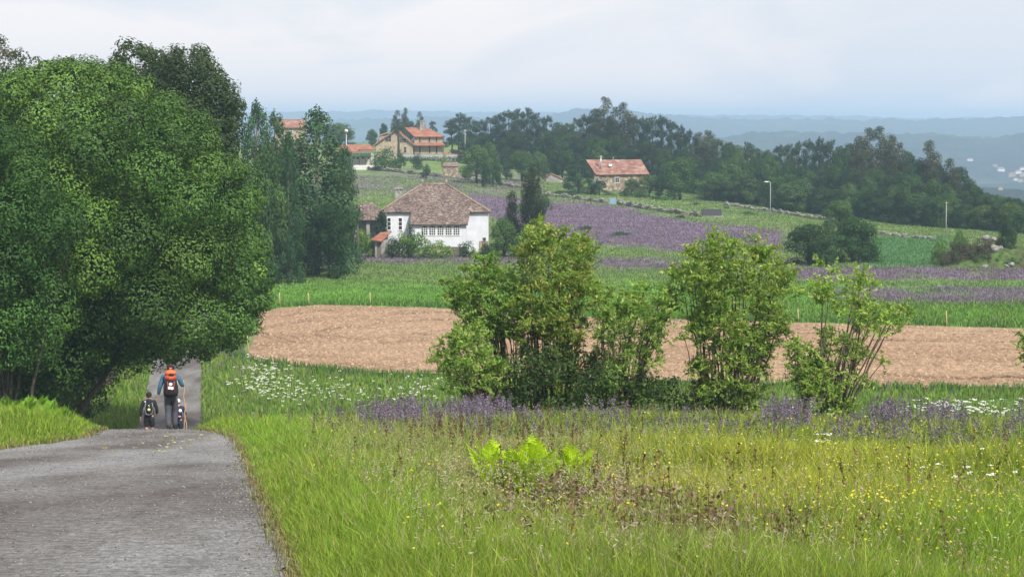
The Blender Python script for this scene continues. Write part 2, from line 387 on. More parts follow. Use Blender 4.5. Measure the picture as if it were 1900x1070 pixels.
# road
rm, t, b = mat('worn_asphalt', .92, .25)
n1 = noisenode(t, 17, 6, .85, stretch=(1, .42, 1)); n2 = noisenode(t, .32, 4, .55, stretch=(1.3, .35, 1)); n3 = noisenode(t, 6, 5, .7, stretch=(.6, 2.2, 1))
vz = N(t, 'ShaderNodeTexVoronoi'); vz.inputs['Scale'].default_value = 42; tcn = N(t, 'ShaderNodeTexCoord'); t.links.new(tcn.outputs['Object'], vz.inputs['Vector'])
rA = ramp(t, n2.outputs['Fac'], [(.38, (.12, .106, .098)), (.5, (.195, .19, .183)), (.62, (.27, .27, .27))])
rB = ramp(t, n1.outputs['Fac'], [(.34, (.45, .45, .45)), (.5, (.97, .97, .97)), (.66, (1.6, 1.58, 1.55))])
rC = ramp(t, n3.outputs['Fac'], [(.34, (.62, .6, .58)), (.52, (1, 1, 1)), (.7, (1.22, 1.22, 1.2))])
rD = ramp(t, vz.outputs['Distance'], [(.0, (1.35, 1.33, 1.3)), (.35, (.95, .95, .95)), (.8, (.7, .7, .7))])
cc = mixc(t, 1, rA.outputs[0], rB.outputs[0], 'MULTIPLY'); cc = mixc(t, 1, cc, rC.outputs[0], 'MULTIPLY'); cc = mixc(t, 1, cc, rD.outputs[0], 'MULTIPLY')
t.links.new(cc, b.inputs['Base Color']); bump(t, b, n1.outputs['Fac'], .9, .02)
ry = np.concatenate([np.arange(-12, 130, .4), np.arange(130, 256, 1.)]); us = np.linspace(0, 1, 21)
def road_x(U, Y):
    l, r = road_edges(Y); l = l + .14 * fbm(Y, Y * 0, 1.3, 2.); r = r + .12 * fbm(Y, Y * 0 + 4, 1.1, 6.); return l + U * (r - l)
V, q = grid(road_x, ry, us, lambda X, Y: Hn(X, Y) + .012)
V[:, 2] += .035 * (1 - (2 * np.tile(us, len(ry)) - 1) ** 2)
tag(mesh_np('road', V, q, None, rm, None, None, True), kind='structure')

# ploughed field
fm, t, b = mat('ploughed_soil', .97, .1)
n1 = noisenode(t, 3.2, 7, .75); n2 = noisenode(t, .14, 4, .6, stretch=(.5, 1.4, 1)); n4 = noisenode(t, 9, 3, .7)
rA = ramp(t, n2.outputs['Fac'], [(.35, (.29, .195, .125)), (.65, (.38, .27, .18))])
rB = ramp(t, n1.outputs['Fac'], [(.3, (.55, .52, .5)), (.48, (.98, .98, .98)), (.7, (1.28, 1.26, 1.24))])
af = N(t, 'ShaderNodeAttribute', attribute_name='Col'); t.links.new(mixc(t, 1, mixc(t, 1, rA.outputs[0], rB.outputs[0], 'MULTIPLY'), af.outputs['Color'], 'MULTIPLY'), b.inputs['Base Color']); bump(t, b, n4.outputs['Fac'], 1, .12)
nx, ny = 420, 260; S, T = np.meshgrid(np.linspace(0, 1, nx), np.linspace(0, 1, ny))
xl = -19.5 - 3.2 * T; X = xl + S ** 1.15 * (48 - xl); Y = soil_yn(X) * (1 - T) + soil_yf(X) * T
X, Y = X.ravel(), Y.ravel()
Y = Y + .25 * fbm(X, Y * 0, 2.2, 1.) * (2 * T.ravel() - 1)
dx = np.minimum(X - 2, 0) / 23; dy = (Y - 161) / 25
ph = np.where(X < 2, ((np.abs(dx) ** 3.2 + np.abs(dy) ** 2) ** .5) * 25, np.abs(Y - 161 + .02 * X))
ph = np.where((X > 2), Y + .07 * X, Y * .35 + .65 * (161 + np.sign(dy) * ph)) + .35 * fbm(X, Y, 9., 2.)
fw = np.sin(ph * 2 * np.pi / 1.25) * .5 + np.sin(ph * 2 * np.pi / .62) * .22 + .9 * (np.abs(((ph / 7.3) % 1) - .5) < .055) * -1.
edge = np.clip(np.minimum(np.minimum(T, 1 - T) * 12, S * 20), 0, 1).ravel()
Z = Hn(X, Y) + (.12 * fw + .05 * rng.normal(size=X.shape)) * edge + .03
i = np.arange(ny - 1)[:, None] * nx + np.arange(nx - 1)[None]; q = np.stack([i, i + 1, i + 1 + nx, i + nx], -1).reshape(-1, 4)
furrow_shade = (np.abs(((ph / 5.3) % 1) - .5) < .045) * np.clip(.5 + fbm(X, Y, 3.0, 7.), 0, 1)
fcol = np.clip(1 + .17 * fw - .42 * furrow_shade + .07 * fbm(X, Y, 2.5, 4.) + .10 * rng.normal(size=X.shape), .4, 1.35)[:, None] * np.array([1, .985, .97])  # furrow shading painted into the soil colour: darker bottoms and track lines
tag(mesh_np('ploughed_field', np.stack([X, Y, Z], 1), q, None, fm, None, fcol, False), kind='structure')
# clods lying on the soil
n = 9000; X = rng.uniform(-22, 48, n); Y = rng.uniform(127, 185, n); k = soilmask(X, Y, -.4); X, Y = X[k], Y[k]
P = np.stack([X, Y, Hn(X, Y) + .06], 1); Nn = unit(len(X)); Nn[:, 2] = abs(Nn[:, 2])
CLOD = plain('dry_clods', (.36, .25, .16), .95, .5, 3)
V = []; base = np.array([[-1, -1, -.5], [1, -1, -.5], [1, 1, -.5], [-1, 1, -.5], [0, 0, 1.]]); s = rng.uniform(.03, .12, (len(X), 1, 1))
V = P[:, None] + base[None] * s * rng.uniform(.6, 1.4, (len(X), 5, 3)); o = np.arange(len(X))[:, None] * 5
tri = np.concatenate([o + np.array([[0, 1, 4]]), o + np.array([[1, 2, 4]]), o + np.array([[2, 3, 4]]), o + np.array([[3, 0, 4]])])
tag(mesh_np('soil_clods', V.reshape(-1, 3), None, tri, CLOD), 'dry brown clods scattered over the ploughed soil', 'clods', kind='stuff')

# ================================================================ grasses and flowers
def blades(P, h, w, C, lean, name, m=GRASS, label=None, cat=None):
    n = len(P); az = rng.uniform(0, 2 * np.pi, n); L = np.stack([np.cos(az), np.sin(az), np.zeros(n)], 1) * (h * lean)[:, None]
    fa = rng.uniform(0, np.pi, n); T = np.stack([np.cos(fa), np.sin(fa), np.zeros(n)], 1) * (w / 2)[:, None]; up = np.array([0, 0, 1.])
    V = np.empty((n, 5, 3)); V[:, 0] = P - T; V[:, 1] = P + T; M = P + L * .3 + up * (h * .6)[:, None]
    V[:, 2] = M + T * .8; V[:, 3] = M - T * .8; V[:, 4] = P + L + up * (h * (1 - .25 * lean))[:, None]
    V[:, :2, 2] -= .05; o = np.arange(n)[:, None] * 5
    ob = mesh_np(name, V.reshape(-1, 3), o + np.array([[0, 1, 2, 3]]), o + np.array([[3, 2, 4]]), m, None, np.repeat(np.clip(C, 0, 1), 5, 0))
    if label: tag(ob, label, cat, kind='stuff')
    return ob
def gz(X, Y): return np.stack([X, Y, Hn(X, Y)], 1)
def sample_screen(n, Y0, Y1, p0=-120, p1=2020, mask=None):
    n = int(n * 1.25); Y = Y0 * (Y1 / Y0) ** rng.random(n); px = rng.uniform(p0, p1, n); out = rng.random(n) < .2; rt = rng.random(n) < .65
    px = np.where(out, np.where(rt, rng.uniform(p1, 3300, n), rng.uniform(-1000, p0, n)), px); X = (px - 950) / F * Y * 1.02
    k = ~roadmask(X, Y, .02) & ~soilmask(X, Y, .3)
    if mask is not None: k &= mask(X, Y)
    return X[k], Y[k]
def g2(px, py, cx, cy_, sx, sy): return np.exp(-((px - cx) / sx) ** 2 - ((py - cy_) / sy) ** 2)
def rnd_pal(n, pal): pal = np.array(pal); return pal[rng.integers(0, len(pal), n)]
# foreground meadow and verge
X, Y = sample_screen(640000, 11.5, 62); P = gz(X, Y); px, py = pix(X, Y, P[:, 2]); n = len(X)
C = rnd_pal(n, [(.21, .31, .035), (.27, .37, .045), (.14, .25, .03), (.33, .39, .07), (.17, .28, .04)])
dry = rnd_pal(n, [(.36, .32, .16), (.26, .2, .12), (.42, .38, .24)])
yel = rnd_pal(n, [(.42, .42, .06), (.35, .38, .05)])
brt = rnd_pal(n, [(.2, .4, .04), (.25, .42, .05)])
pn = .5 + .3 * fbm(X, Y, 3.0, 8.)
pd = .07 + .3 * g2(px, py, 960, 900, 230, 110) + .25 * g2(px, py, 1250, 1040, 260, 110) + .18 * g2(px, py, 700, 830, 200, 60)
k = rng.random(n) < pd * (.6 + .8 * pn); C[k] = dry[k]
k = rng.random(n) < .75 * g2(px, py, 1450, 930, 420, 90) * (.4 + pn); C[k] = yel[k]
k = rng.random(n) < .6 * np.clip(g2(px, py, 500, 830, 120, 50) + g2(px, py, 1880, 1070, 120, 60) + g2(px, py, 60, 760, 150, 50) + g2(px, py, 700, 1000, 120, 100) * .5, 0, 1); C[k] = brt[k]
lr = road_edges(Y); de = np.minimum(np.abs(X - lr[0]), np.abs(X - lr[1]))
hh = (1 - .8 * g2(px, py, 988, 952, 135, 62)) * (.30 + .22 * rng.random(n)) * (.75 + .5 * pn) * np.clip(.35 + de * .8, .35, 1) * np.where(X < lr[0], .75, 1) * np.where(rng.random(n) < .05, 1.3, 1)
ww = (.0026 + .00029 * Y) * rng.uniform(.7, 1.5, n)
blades(P, hh, ww, C * rng.uniform(.45, 1.35, (n, 1)), rng.uniform(.1, .65, n), 'meadow_grass', GRASS, 'tall yellow green meadow grass on the slope beside the road', 'grass')
# verge litter: dead dry grass along the road edges
Y = 12 * (60 / 12) ** rng.random(9000); l, r = road_edges(Y); sd_ = rng.random(len(Y)) < .6
X = np.where(sd_, r + rng.normal(.06, .09, len(Y)), l + rng.normal(-.06, .1, len(Y)))
P = gz(X, Y); P[:, 2] += .02; n = len(X)
blades(P, rng.uniform(.05, .17, n), .004 + .0003 * Y, rnd_pal(n, [(.2, .15, .08), (.34, .28, .14), (.14, .2, .04)]), rng.uniform(.5, 1.5, n), 'verge_litter', GRASS, 'short dry grass and litter along the broken asphalt edge', 'dry grass')
# seed heads (panicles) in the meadow
X, Y = sample_screen(15000, 12, 56, mask=lambda x, y: x > road_edges(y)[1] + .8); P = gz(X, Y); px, py = pix(X, Y, P[:, 2])
k = rng.random(len(X)) < .25 + .9 * g2(px, py, 960, 900, 320, 120); P = P[k]; n = len(P); hs = rng.uniform(.35, .62, n)
st = P.copy(); top = P + np.stack([rng.normal(0, .05, n), rng.normal(0, .05, n), hs], 1)
Q = (top[:, None] + rng.normal(0, 1, (n, 5, 3)) * np.array([.012, .012, .05])).reshape(-1, 3)
leaf_mesh(Q, unit(len(Q)), .036, .009, rnd_pal(len(Q), [(.42, .36, .24), (.34, .26, .19), (.46, .42, .3)]), 'grass_seed_heads', GRASS)
tag(COL.objects['grass_seed_heads'], 'pale beige grass seed heads above the meadow', 'seed heads', kind='stuff')
# dark stalks with rusty seed heads (dock)
def stalks(n, fx, name, label, cat, hr, palS, palF, dens, spread, leafL=.035, nf=26, Y0=12, Y1=58):
    X, Y = sample_screen(n, Y0, Y1); P = gz(X, Y); px, py = pix(X, Y, P[:, 2]); k = rng.random(len(X)) < fx(px, py, X, Y); P = P[k]; n = len(P)
    h = rng.uniform(*hr, n); ln = np.stack([rng.normal(0, .09, n), rng.normal(0, .09, n), np.ones(n)], 1)
    a = rng.random((n, nf)) ** .8 * .55 + .45; Q = P[:, None] + ln[:, None] * (h[:, None] * a)[..., None] + rng.normal(0, 1, (n, nf, 3)) * np.array([spread, spread, spread * .6]) * (1.25 - a)[..., None] * 2
    Q = Q.reshape(-1, 3); Cf = np.repeat(rnd_pal(n, palF), nf, 0) * rng.uniform(.6, 1.4, (len(Q), 1))
    # stems as thin crossed blades
    V = np.empty((n, 4, 3)); az = rng.uniform(0, np.pi, n); wv = (.0035 + .00012 * P[:, 1]); T = np.stack([np.cos(az), np.sin(az), 0 * az], 1) * wv[:, None]
    V[:, 0] = P - T; V[:, 1] = P + T; V[:, 2] = P + ln * h[:, None] + T * .4; V[:, 3] = P + ln * h[:, None] - T * .4
    m_ = len(Q); Nr = unit(m_); aa = unit(m_); T2 = np.cross(Nr, aa); T2 /= np.linalg.norm(T2, axis=1, keepdims=True); B2 = np.cross(Nr, T2)
    sc_ = (.6 + np.repeat(P[:, 1], nf) / 60)[:, None] * rng.uniform(.6, 1.4, (m_, 1)); LV = np.empty((m_, 4, 3))
    LV[:, 0] = Q - T2 * leafL * sc_ / 2; LV[:, 1] = Q + B2 * leafL * sc_ * .3; LV[:, 2] = Q + T2 * leafL * sc_ / 2; LV[:, 3] = Q - B2 * leafL * sc_ * .3
    VV = np.concatenate([V.reshape(-1, 3), LV.reshape(-1, 3)]); CC = np.concatenate([np.repeat(rnd_pal(n, palS), 4, 0), np.repeat(Cf, 4, 0)])
    o = mesh_np(name, VV, np.arange(len(VV)).reshape(-1, 4), None, GRASS, None, np.clip(CC, 0, 1)); tag(o, label, cat, kind='stuff')
stalks(9000, lambda px, py, X, Y: (X > road_edges(Y)[1] + 1.) * (.018 + .17 * g2(px, py, 900, 850, 200, 36) + .06 * g2(px, py, 1200, 960, 150, 90)), 'dock_stalks', 'dark upright dock stalks with rusty seed clusters in the meadow', 'dock', (.5, .85), [(.06, .04, .03), (.09, .06, .035)], [(.14, .07, .045), (.1, .06, .04), (.2, .11, .06)], 0, .018)
stalks(15000, lambda px, py, X, Y: (X > road_edges(Y)[1] + 1.) * np.clip(.45 * g2(px, py, 1220, 1000, 150, 35) + .8 * g2(px, py, 1330, 1062, 150, 36) + .2 * g2(px, py, 1090, 945, 80, 22), 0, .6), 'bramble_scrub', 'low reddish brown bramble stems sprawling through the meadow', 'brambles', (.22, .5), [(.1, .05, .035)], [(.22, .12, .1), (.14, .07, .05), (.3, .22, .18), (.17, .2, .08)], 0, .06, .05, 20, 12, 30)
clump = lambda px, py: np.clip(.8 * g2(px, py, 740, 800, 70, 30) + 1.2 * g2(px, py, 868, 790, 30, 40) + .5 * g2(px, py, 930, 805, 60, 20) + .4 * g2(px, py, 1130, 812, 60, 16) + 1.1 * g2(px, py, 1462, 818, 36, 30) + 1.1 * g2(px, py, 1650, 825, 36, 30) + 1.1 * g2(px, py, 1745, 832, 40, 30) + .9 * g2(px, py, 1890, 840, 40, 26), 0, 1)
pur = lambda px, py, X, Y: (X > road_edges(Y)[1] + .8) * np.clip(clump(px, py) + .9 * g2(px, py, 1180, 812, 380, 18) + .8 * g2(px, py, 1620, 828, 340, 22), 0, .95) * np.clip(.5 + .5 * fbm(X, Y, 1.3, 3.), .1, 1.2)
PURP = [(.2, .145, .235), (.155, .115, .175), (.26, .2, .29), (.15, .18, .1), (.13, .16, .08), (.2, .18, .15)]
stalks(60000, lambda px, py, X, Y: .2 * pur(px, py, X, Y), 'purple_wildflowers', 'purple flower spires along the crest of the meadow', 'wildflowers', (.28, .62), [(.07, .12, .05)], PURP, 0, .03, .035, 30, 36, 61)
stalks(60000, lambda px, py, X, Y: .075 * clump(px, py) ** 1.5 * (X > 0 * X - 6), 'purple_wildflowers', 'taller clumps of purple flower spires on the crest of the meadow', 'wildflowers', (.6, 1.0), [(.07, .12, .05)], PURP[:3], 0, .035, .035, 40, 44, 59)
X, Y = sample_screen(60000, 12, 58, mask=lambda x, y: x > road_edges(y)[1] + .6); P = gz(X, Y); px, py = pix(X, Y, P[:, 2])
k = rng.random(len(X)) < .008 + .14 * g2(px, py, 1500, 900, 420, 110) + .2 * g2(px, py, 1700, 1020, 200, 60); P = P[k]; P[:, 2] += rng.uniform(.32, .5, len(P)); Nn = unit(len(P)) * .5 + np.array([0, -.3, 1]); Nn /= np.linalg.norm(Nn, axis=1, keepdims=True)
o = leaf_mesh(P, Nn, .016 + .0005 * P[:, 1:2], .014 + .0005 * P[:, 1:2], rnd_pal(len(P), [(.7, .6, .03), (.62, .5, .04), (.75, .68, .15)]), 'yellow_wildflowers', GRASS); tag(o, 'tiny yellow flowers sprinkled through the right of the meadow', 'wildflowers', kind='stuff')
# white umbels
def umbels(P, name, label, size):
    n = len(P); nf = 7; Q = P[:, None] + rng.normal(0, 1, (n, nf, 3)) * np.array([1, 1, .22]) * size * .45; Q = Q.reshape(-1, 3)
    Nn = unit(len(Q)) * .45 + np.array([0, -.35, 1.]); Nn /= np.linalg.norm(Nn, axis=1, keepdims=True)
    o = leaf_mesh(Q, Nn, size * .6, size * .55, rnd_pal(len(Q), [(.78, .8, .72), (.66, .7, .6), (.85, .86, .8)]), name, GRASS); tag(o, label, 'wildflowers', kind='stuff')
def region(n, fn, Y0, Y1): 
    X, Y = sample_screen(n, Y0, Y1); P = gz(X, Y); px, py = pix(X, Y, P[:, 2]); k = rng.random(len(X)) < fn(px, py, X, Y); return P[k]
P = region(60000, lambda px, py, X, Y: .2 * np.clip(g2(px, py, 495, 712, 34, 24) + .8 * g2(px, py, 475, 742, 45, 12) + .9 * g2(px, py, 545, 745, 32, 18), 0, 1), 108, 150); P[:, 2] += rng.uniform(.5, 1.15, len(P))
umbels(P, 'cow_parsley', 'dense drift of white cow parsley right of the far road', .12)
P = region(40000, lambda px, py, X, Y: .06 * np.clip(g2(px, py, 720, 750, 110, 16) + g2(px, py, 820, 728, 60, 18) + g2(px, py, 640, 745, 60, 20), 0, 1), 108, 140); P[:, 2] += rng.uniform(.5, 1., len(P))
umbels(P, 'cow_parsley', 'scattered white cow parsley below the ploughed field', .11)
P = region(26000, lambda px, py, X, Y: np.clip(.22 * g2(px, py, 1790, 815, 90, 18) + .02 * g2(px, py, 1500, 812, 60, 14), 0, 1) * (Y > 52), 50, 64); P[:, 2] += rng.uniform(.5, .9, len(P))
umbels(P, 'cow_parsley', 'white cow parsley at the right end of the meadow crest', .07)
P = region(9000, lambda px, py, X, Y: .35 * np.clip(g2(px, py, 1820, 935, 80, 14) + g2(px, py, 1530, 862, 40, 8) + .5 * g2(px, py, 1740, 928, 30, 8), 0, 1), 20, 50); P[:, 2] += rng.uniform(.4, .6, len(P))
umbels(P, 'yarrow', 'small white yarrow heads in the right of the meadow', .05)
# valley and distant meadows
X, Y = sample_screen(240000, 62, 186, -60, 1960); P = gz(X, Y); px, py = pix(X, Y, P[:, 2]); n = len(X)
C = rnd_pal(n, [(.12, .22, .03), (.17, .29, .045), (.1, .19, .035), (.22, .29, .06)]) * rng.uniform(.7, 1.3, (n, 1)); pn = .5 + .3 * fbm(X, Y, 4., 3.)
k = rng.random(n) < .35 * g2(px, py, 420, 640, 70, 40) + .12 * pn; C[k] = rnd_pal(n, [(.2, .17, .2), (.24, .2, .14)])[k]
rough = soilmask(X, Y, 3.0); C[rough] *= np.array([.6, .75, .8])
hh = rng.uniform(.25, .5, n) * (.6 + .8 * pn) * np.where(rough, 1.3, 1); blades(P, hh, .0006 * Y * rng.uniform(.6, 1.3, n), C, rng.uniform(.1, .6, n), 'valley_grass', GRASS, 'green grass on the valley floor around the ploughed field', 'grass')
X, Y = sample_screen(330000, 160, 420, -20, 1940); P = gz(X, Y); n = len(X); c0 = gcol(X, Y, P[:, 2]); av = lav_amount(X, Y, P[:, 2])
C = c0 * rng.uniform(.6, 1.6, (n, 1)); k = rng.random(n) < av * .8; C[k] = rnd_pal(n, [(.21, .145, .235), (.16, .112, .18), (.26, .19, .28), (.13, .14, .09)])[k]
hh = rng.uniform(.15, .42, n) * np.where(Y < 190, 1.4, .7); blades(P, hh, .00048 * Y * rng.uniform(.6, 1.4, n), C, rng.uniform(.1, .7, n), 'distant_meadow', GRASS, 'grass and lavender coloured flowers of the distant meadows', 'meadow')

# ================================================================ trees
def sprays(bl, L, Wd, pal, root):
    """leafy twigs springing outward and up from every clump, leaves set along each twig"""
    B = np.array(bl); P = []; C = []; A = []; pal = np.array(pal); nl = 13
    cz = B[:, 2].mean(); cx = B[:, 0].mean()
    for b in B:
        nt_ = int(6 + 19 * b[3]); d = unit(nt_); d[:, 2] = d[:, 2] * .8 + .45; d[:, 0] += .25 * np.sign(b[0] - cx); d /= np.linalg.norm(d, axis=1, keepdims=True)
        ln = rng.uniform(.25, .75, nt_) * (.5 + 1.3 * b[3]); st = b[:3] + unit(nt_) * b[3] * .55; t = np.linspace(.05, 1, nl)[None, :, None]
        q = st[:, None] + d[:, None] * ln[:, None, None] * t; q[..., 2] -= .16 * (t[..., 0] ** 2) * ln[:, None]
        q += rng.normal(0, .022, q.shape); P.append(q.reshape(-1, 3)); A.append(np.repeat(d, nl, 0))
        c0 = pal[rng.integers(0, len(pal), nt_)] * rng.uniform(.75, 1.25, (nt_, 1)); C.append(np.repeat(c0, nl, 0) * rng.uniform(.75, 1.25, (nt_ * nl, 1)))
    P = np.concatenate(P); A = np.concatenate(A); C = np.concatenate(C); Nn = np.cross(A, unit(len(P))); Nn[:, 2] += .3; Nn /= np.linalg.norm(Nn, axis=1, keepdims=True)
    leaf_mesh(P, Nn, L, Wd, np.clip(C, 0, 1), 'crown', WILLOWLEAF, root)
def polytree(name, label, cat, poly, Y, depth, rmin, rmax, nb, dens, L, Wd, pal, stems, seed, m=LEAF, bark=BARK, lim=30, lr0=.12, extra=None, group=None, inner=.35, upbias=.35, rim=(.03, .012)):
    """a tree with its own outline: crown blobs, stems = [(px, dx, lean)] at the base, limbs to the blobs"""
    b0 = at(stems[0][0], Y); root = thing(name, label, cat, b0, 0, group)
    bl = crown_blobs(poly, Y, depth, rmin, rmax, nb, seed)
    if name == 'willow_tree':
        rs = random.Random(seed + 5)
        for q in list(bl):
            if q[3] < .45 or rs.random() < .3:
                for _ in range(2): dv = Vector((rs.gauss(0, 1), rs.gauss(0, 1), rs.gauss(.4, 1))).normalized() * (q[3] + rs.uniform(.1, .35)); u_ = rs.uniform(.09, .2); bl.append((q[0] + dv.x, q[1] + dv.y, q[2] + dv.z, u_, u_, u_ * 1.3))
    bl = [(x - b0.x, y - b0.y, z - b0.z, a, b_, c) for x, y, z, a, b_, c in bl]
    if extra: bl += extra
    if name.startswith('willow'): sprays(bl, L, Wd, pal, root)
    else: leafcloud(bl, dens, L, Wd, pal, 'crown', m, root, upbias, inner)
    mb = MB(); rnd = random.Random(seed); tops = sorted(bl, key=lambda q: rnd.random())[:lim]
    bases = [at(s[0], Y) - b0 for s in stems]
    for i, q in enumerate(tops):
        s = min(range(len(bases)), key=lambda k: abs(bases[k].x - q[0]) + rnd.uniform(0, .8)); bb = bases[s]
        limb(mb, bb + Vector((rnd.uniform(-1, 1), rnd.uniform(-1, 1), 0)) * lr0 * .8 - Vector((0, 0, .2)), q[:3], lr0 * (rnd.uniform(.35, .8)), rim[1], seed * 50 + i, .22, 6, 7)
    mb.build('trunk', bark, root); return root

# --- the big oak over the road
OAK = [(.026, .068, .011), (.045, .11, .017), (.075, .16, .026), (.032, .08, .013)]
oak_poly = [(60, 112), (150, 103), (230, 118), (330, 168), (400, 238), (445, 300), (478, 360), (480, 430), (500, 500), (492, 565), (470, 625), (400, 664), (335, 668), (283, 650), (255, 668), (205, 680), (150, 740), (60, 750), (-120, 700), (-160, 400), (-100, 200)]
b0 = at(80, 99); root = thing('oak_tree', 'huge round leafy oak leaning over the road, largest tree in view', 'tree', b0)
bl = crown_blobs(oak_poly, 99, 8.0, .8, 1.9, 300, 3, .56)
bl = [(x - b0.x, y - b0.y, z - b0.z, a, b_, c) for x, y, z, a, b_, c in bl]
bl += [(x * .8, 0 + y * 0, z, a, 4.5, a) for x, y, z, a in ((-3, 0, 9, 4.2), (2.5, 0, 9, 4.2), (0, 0, 13, 3.8), (5, 0, 6.5, 3), (-5, 0, 6, 3))]
leafcloud(bl, 72, .17, .09, OAK + [(.11, .21, .032)], 'crown', OAKLEAF, root, .5, .08)
mb = MB()
for i, (px, r0, q) in enumerate([(70, .42, (-1, 0, 7)), (55, .3, (-5, 1, 6)), (95, .3, (3, -1, 6)), (30, .25, (-4, -2, 5)), (110, .2, (6, 1, 8)), (85, .35, (1, 2, 9))]):
    bb = at(px, 99) - b0; P = limb(mb, bb - Vector((0, 0, .4)), q, r0, r0 * .35, 100 + i, .2, 9, 8)
    for j in range(3):
        t_ = P[4 + j]; limb(mb, t_, t_ + Vector((random.uniform(-3.5, 4), random.uniform(-3, 3), random.uniform(1.5, 4))), r0 * .35, .05, 200 + i * 7 + j, .25)
mb.build('trunk', BARK, root)
# nearer tree at the left edge
left_poly = [(-200, 250), (-60, 225), (40, 232), (105, 300), (150, 365), (165, 420), (120, 480), (110, 560), (90, 620), (70, 680), (20, 705), (-60, 690), (-200, 640)]
polytree('oak_tree', 'darker bushy oak at the left edge, in front of the huge oak', 'tree', left_poly, 86, 3.6, .5, 1.5, 120, 66, .15, .08, OAK, [(45, 0), (20, 0)], 5, bark=BARK_D, m=OAKLEAF, lim=9, lr0=.15, extra=[(-1.2, 0, 7, 2.6, 1.8, 3), (.6, 0, 6, 1.8, 1.6, 2.6), (.4, 0, 9, 1.6, 1.4, 1.8), (-3, 0, 8, 2, 2, 3)], upbias=.5, inner=.2, rim=(.05, .04))
# understory in the shade under the oak
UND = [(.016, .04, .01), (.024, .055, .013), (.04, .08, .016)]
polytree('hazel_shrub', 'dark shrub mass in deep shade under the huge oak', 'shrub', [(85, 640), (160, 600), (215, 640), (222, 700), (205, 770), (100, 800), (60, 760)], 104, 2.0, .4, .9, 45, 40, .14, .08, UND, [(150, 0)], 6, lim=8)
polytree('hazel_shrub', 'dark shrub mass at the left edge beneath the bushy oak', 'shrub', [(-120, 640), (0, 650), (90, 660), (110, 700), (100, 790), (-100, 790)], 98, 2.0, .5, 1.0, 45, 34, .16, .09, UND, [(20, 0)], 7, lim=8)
# dark tree behind the oak, tree at top left
DK = [(.022, .045, .016), (.035, .06, .02), (.05, .08, .026)]
polytree('holm_oak_tree', 'dark flat topped oak rising behind the huge round oak', 'tree', [(205, 100), (235, 70), (270, 75), (305, 92), (330, 75), (380, 82), (405, 118), (430, 150), (462, 190), (450, 235), (440, 300), (330, 330), (220, 260)], 128, 4.5, .7, 1.5, 120, 34, .24, .13, DK, [(190, 0)], 8, lim=22, lr0=.35, upbias=.7)
polytree('pine_tree', 'pine with pale upright shoots peeping over the oak at top left', 'tree', [(-60, 120), (-20, 70), (8, 40), (18, 60), (20, 85), (60, 92), (68, 108), (62, 200), (-60, 240)], 118, 2.5, .35, .9, 70, 34, .2, .09, DK + [(.16, .13, .1)], [(5, 0)], 9, lim=18, lr0=.25)

# --- prototypes for the middle and far distance (local, base at the origin)
def proto(name, blobs, dens, L, Wd, pal, trunk, cat, bark=BARK_D, m=FARLEAF, upbias=.4, inner=.3):
    root = thing(name, None, cat, (0, 0, -500)); leafcloud(blobs, dens, L, Wd, pal, 'crown', m, root, upbias, inner)
    mb = MB(); trunk(mb); mb.build('trunk', bark, root); root['used'] = 0; return root
def mk_pine(seed):
    rnd = random.Random(seed); B = []
    for i in range(44):
        z = rnd.uniform(4.6, 14.2); w = (1 - abs(z - 8.5) / 7.2) ** .7 * 3.9 + .3; a = rnd.uniform(0, 6.3); r = rnd.uniform(.6, 1.35)
        B.append((math.cos(a) * w * rnd.uniform(.3, 1), math.sin(a) * w * rnd.uniform(.3, 1), z, r, r, r * .75))
    for i in range(5): B.append((rnd.uniform(-1, 1), rnd.uniform(-1, 1), rnd.uniform(13.6, 14.8), .5, .5, .6))
    def tr(mb):
        mb.tube([(0, 0, -.5), (.2, 0, 5), (-.1, .1, 10), (0, 0, 14)], [.3, .24, .16, .05], 7)
        for q in B[:12]: limb(mb, (0, 0, q[2] - 1.6), q[:3], .1, .03, seed + int(q[2] * 10), .1, 5, 4)
    return proto('pine_tree', B, 13, .45, .16, [(.028, .05, .026), (.04, .065, .03), (.022, .04, .022)], tr, 'tree', upbias=.6), 15
def mk_euc(seed):
    rnd = random.Random(seed); B = []; k = 0; z = 6.
    tops = [(0, 22), (rnd.uniform(1.2, 2), 18.5), (-rnd.uniform(1.2, 2.), 16.5)]
    for (x0, zt) in tops:
        z = 5.
        while z < zt:
            t = z / zt; w = 2.9 * (1 - t) ** .5 + .4; r = rnd.uniform(.9, 1.5) * (1.35 - .5 * t); a = rnd.uniform(0, 6.3)
            B.append((x0 * t + math.cos(a) * w * .8, math.sin(a) * w * .8, z, r, r, r * 1.15)); z += rnd.uniform(.7, 1.2)
        B.append((x0, 0, zt, .9, .9, .9))
    def tr(mb):
        for (x0, zt) in tops: mb.tube([(0, 0, -.5), (x0 * .4, .1, zt * .4), (x0 * .8, 0, zt * .75), (x0, 0, zt * .97)], [.32, .24, .14, .04], 7)
    return proto('eucalyptus_tree', B, 9, .5, .2, [(.045, .06, .028), (.06, .07, .03), (.035, .05, .028), (.08, .075, .035)], tr, 'tree', BARK, upbias=.2), 23
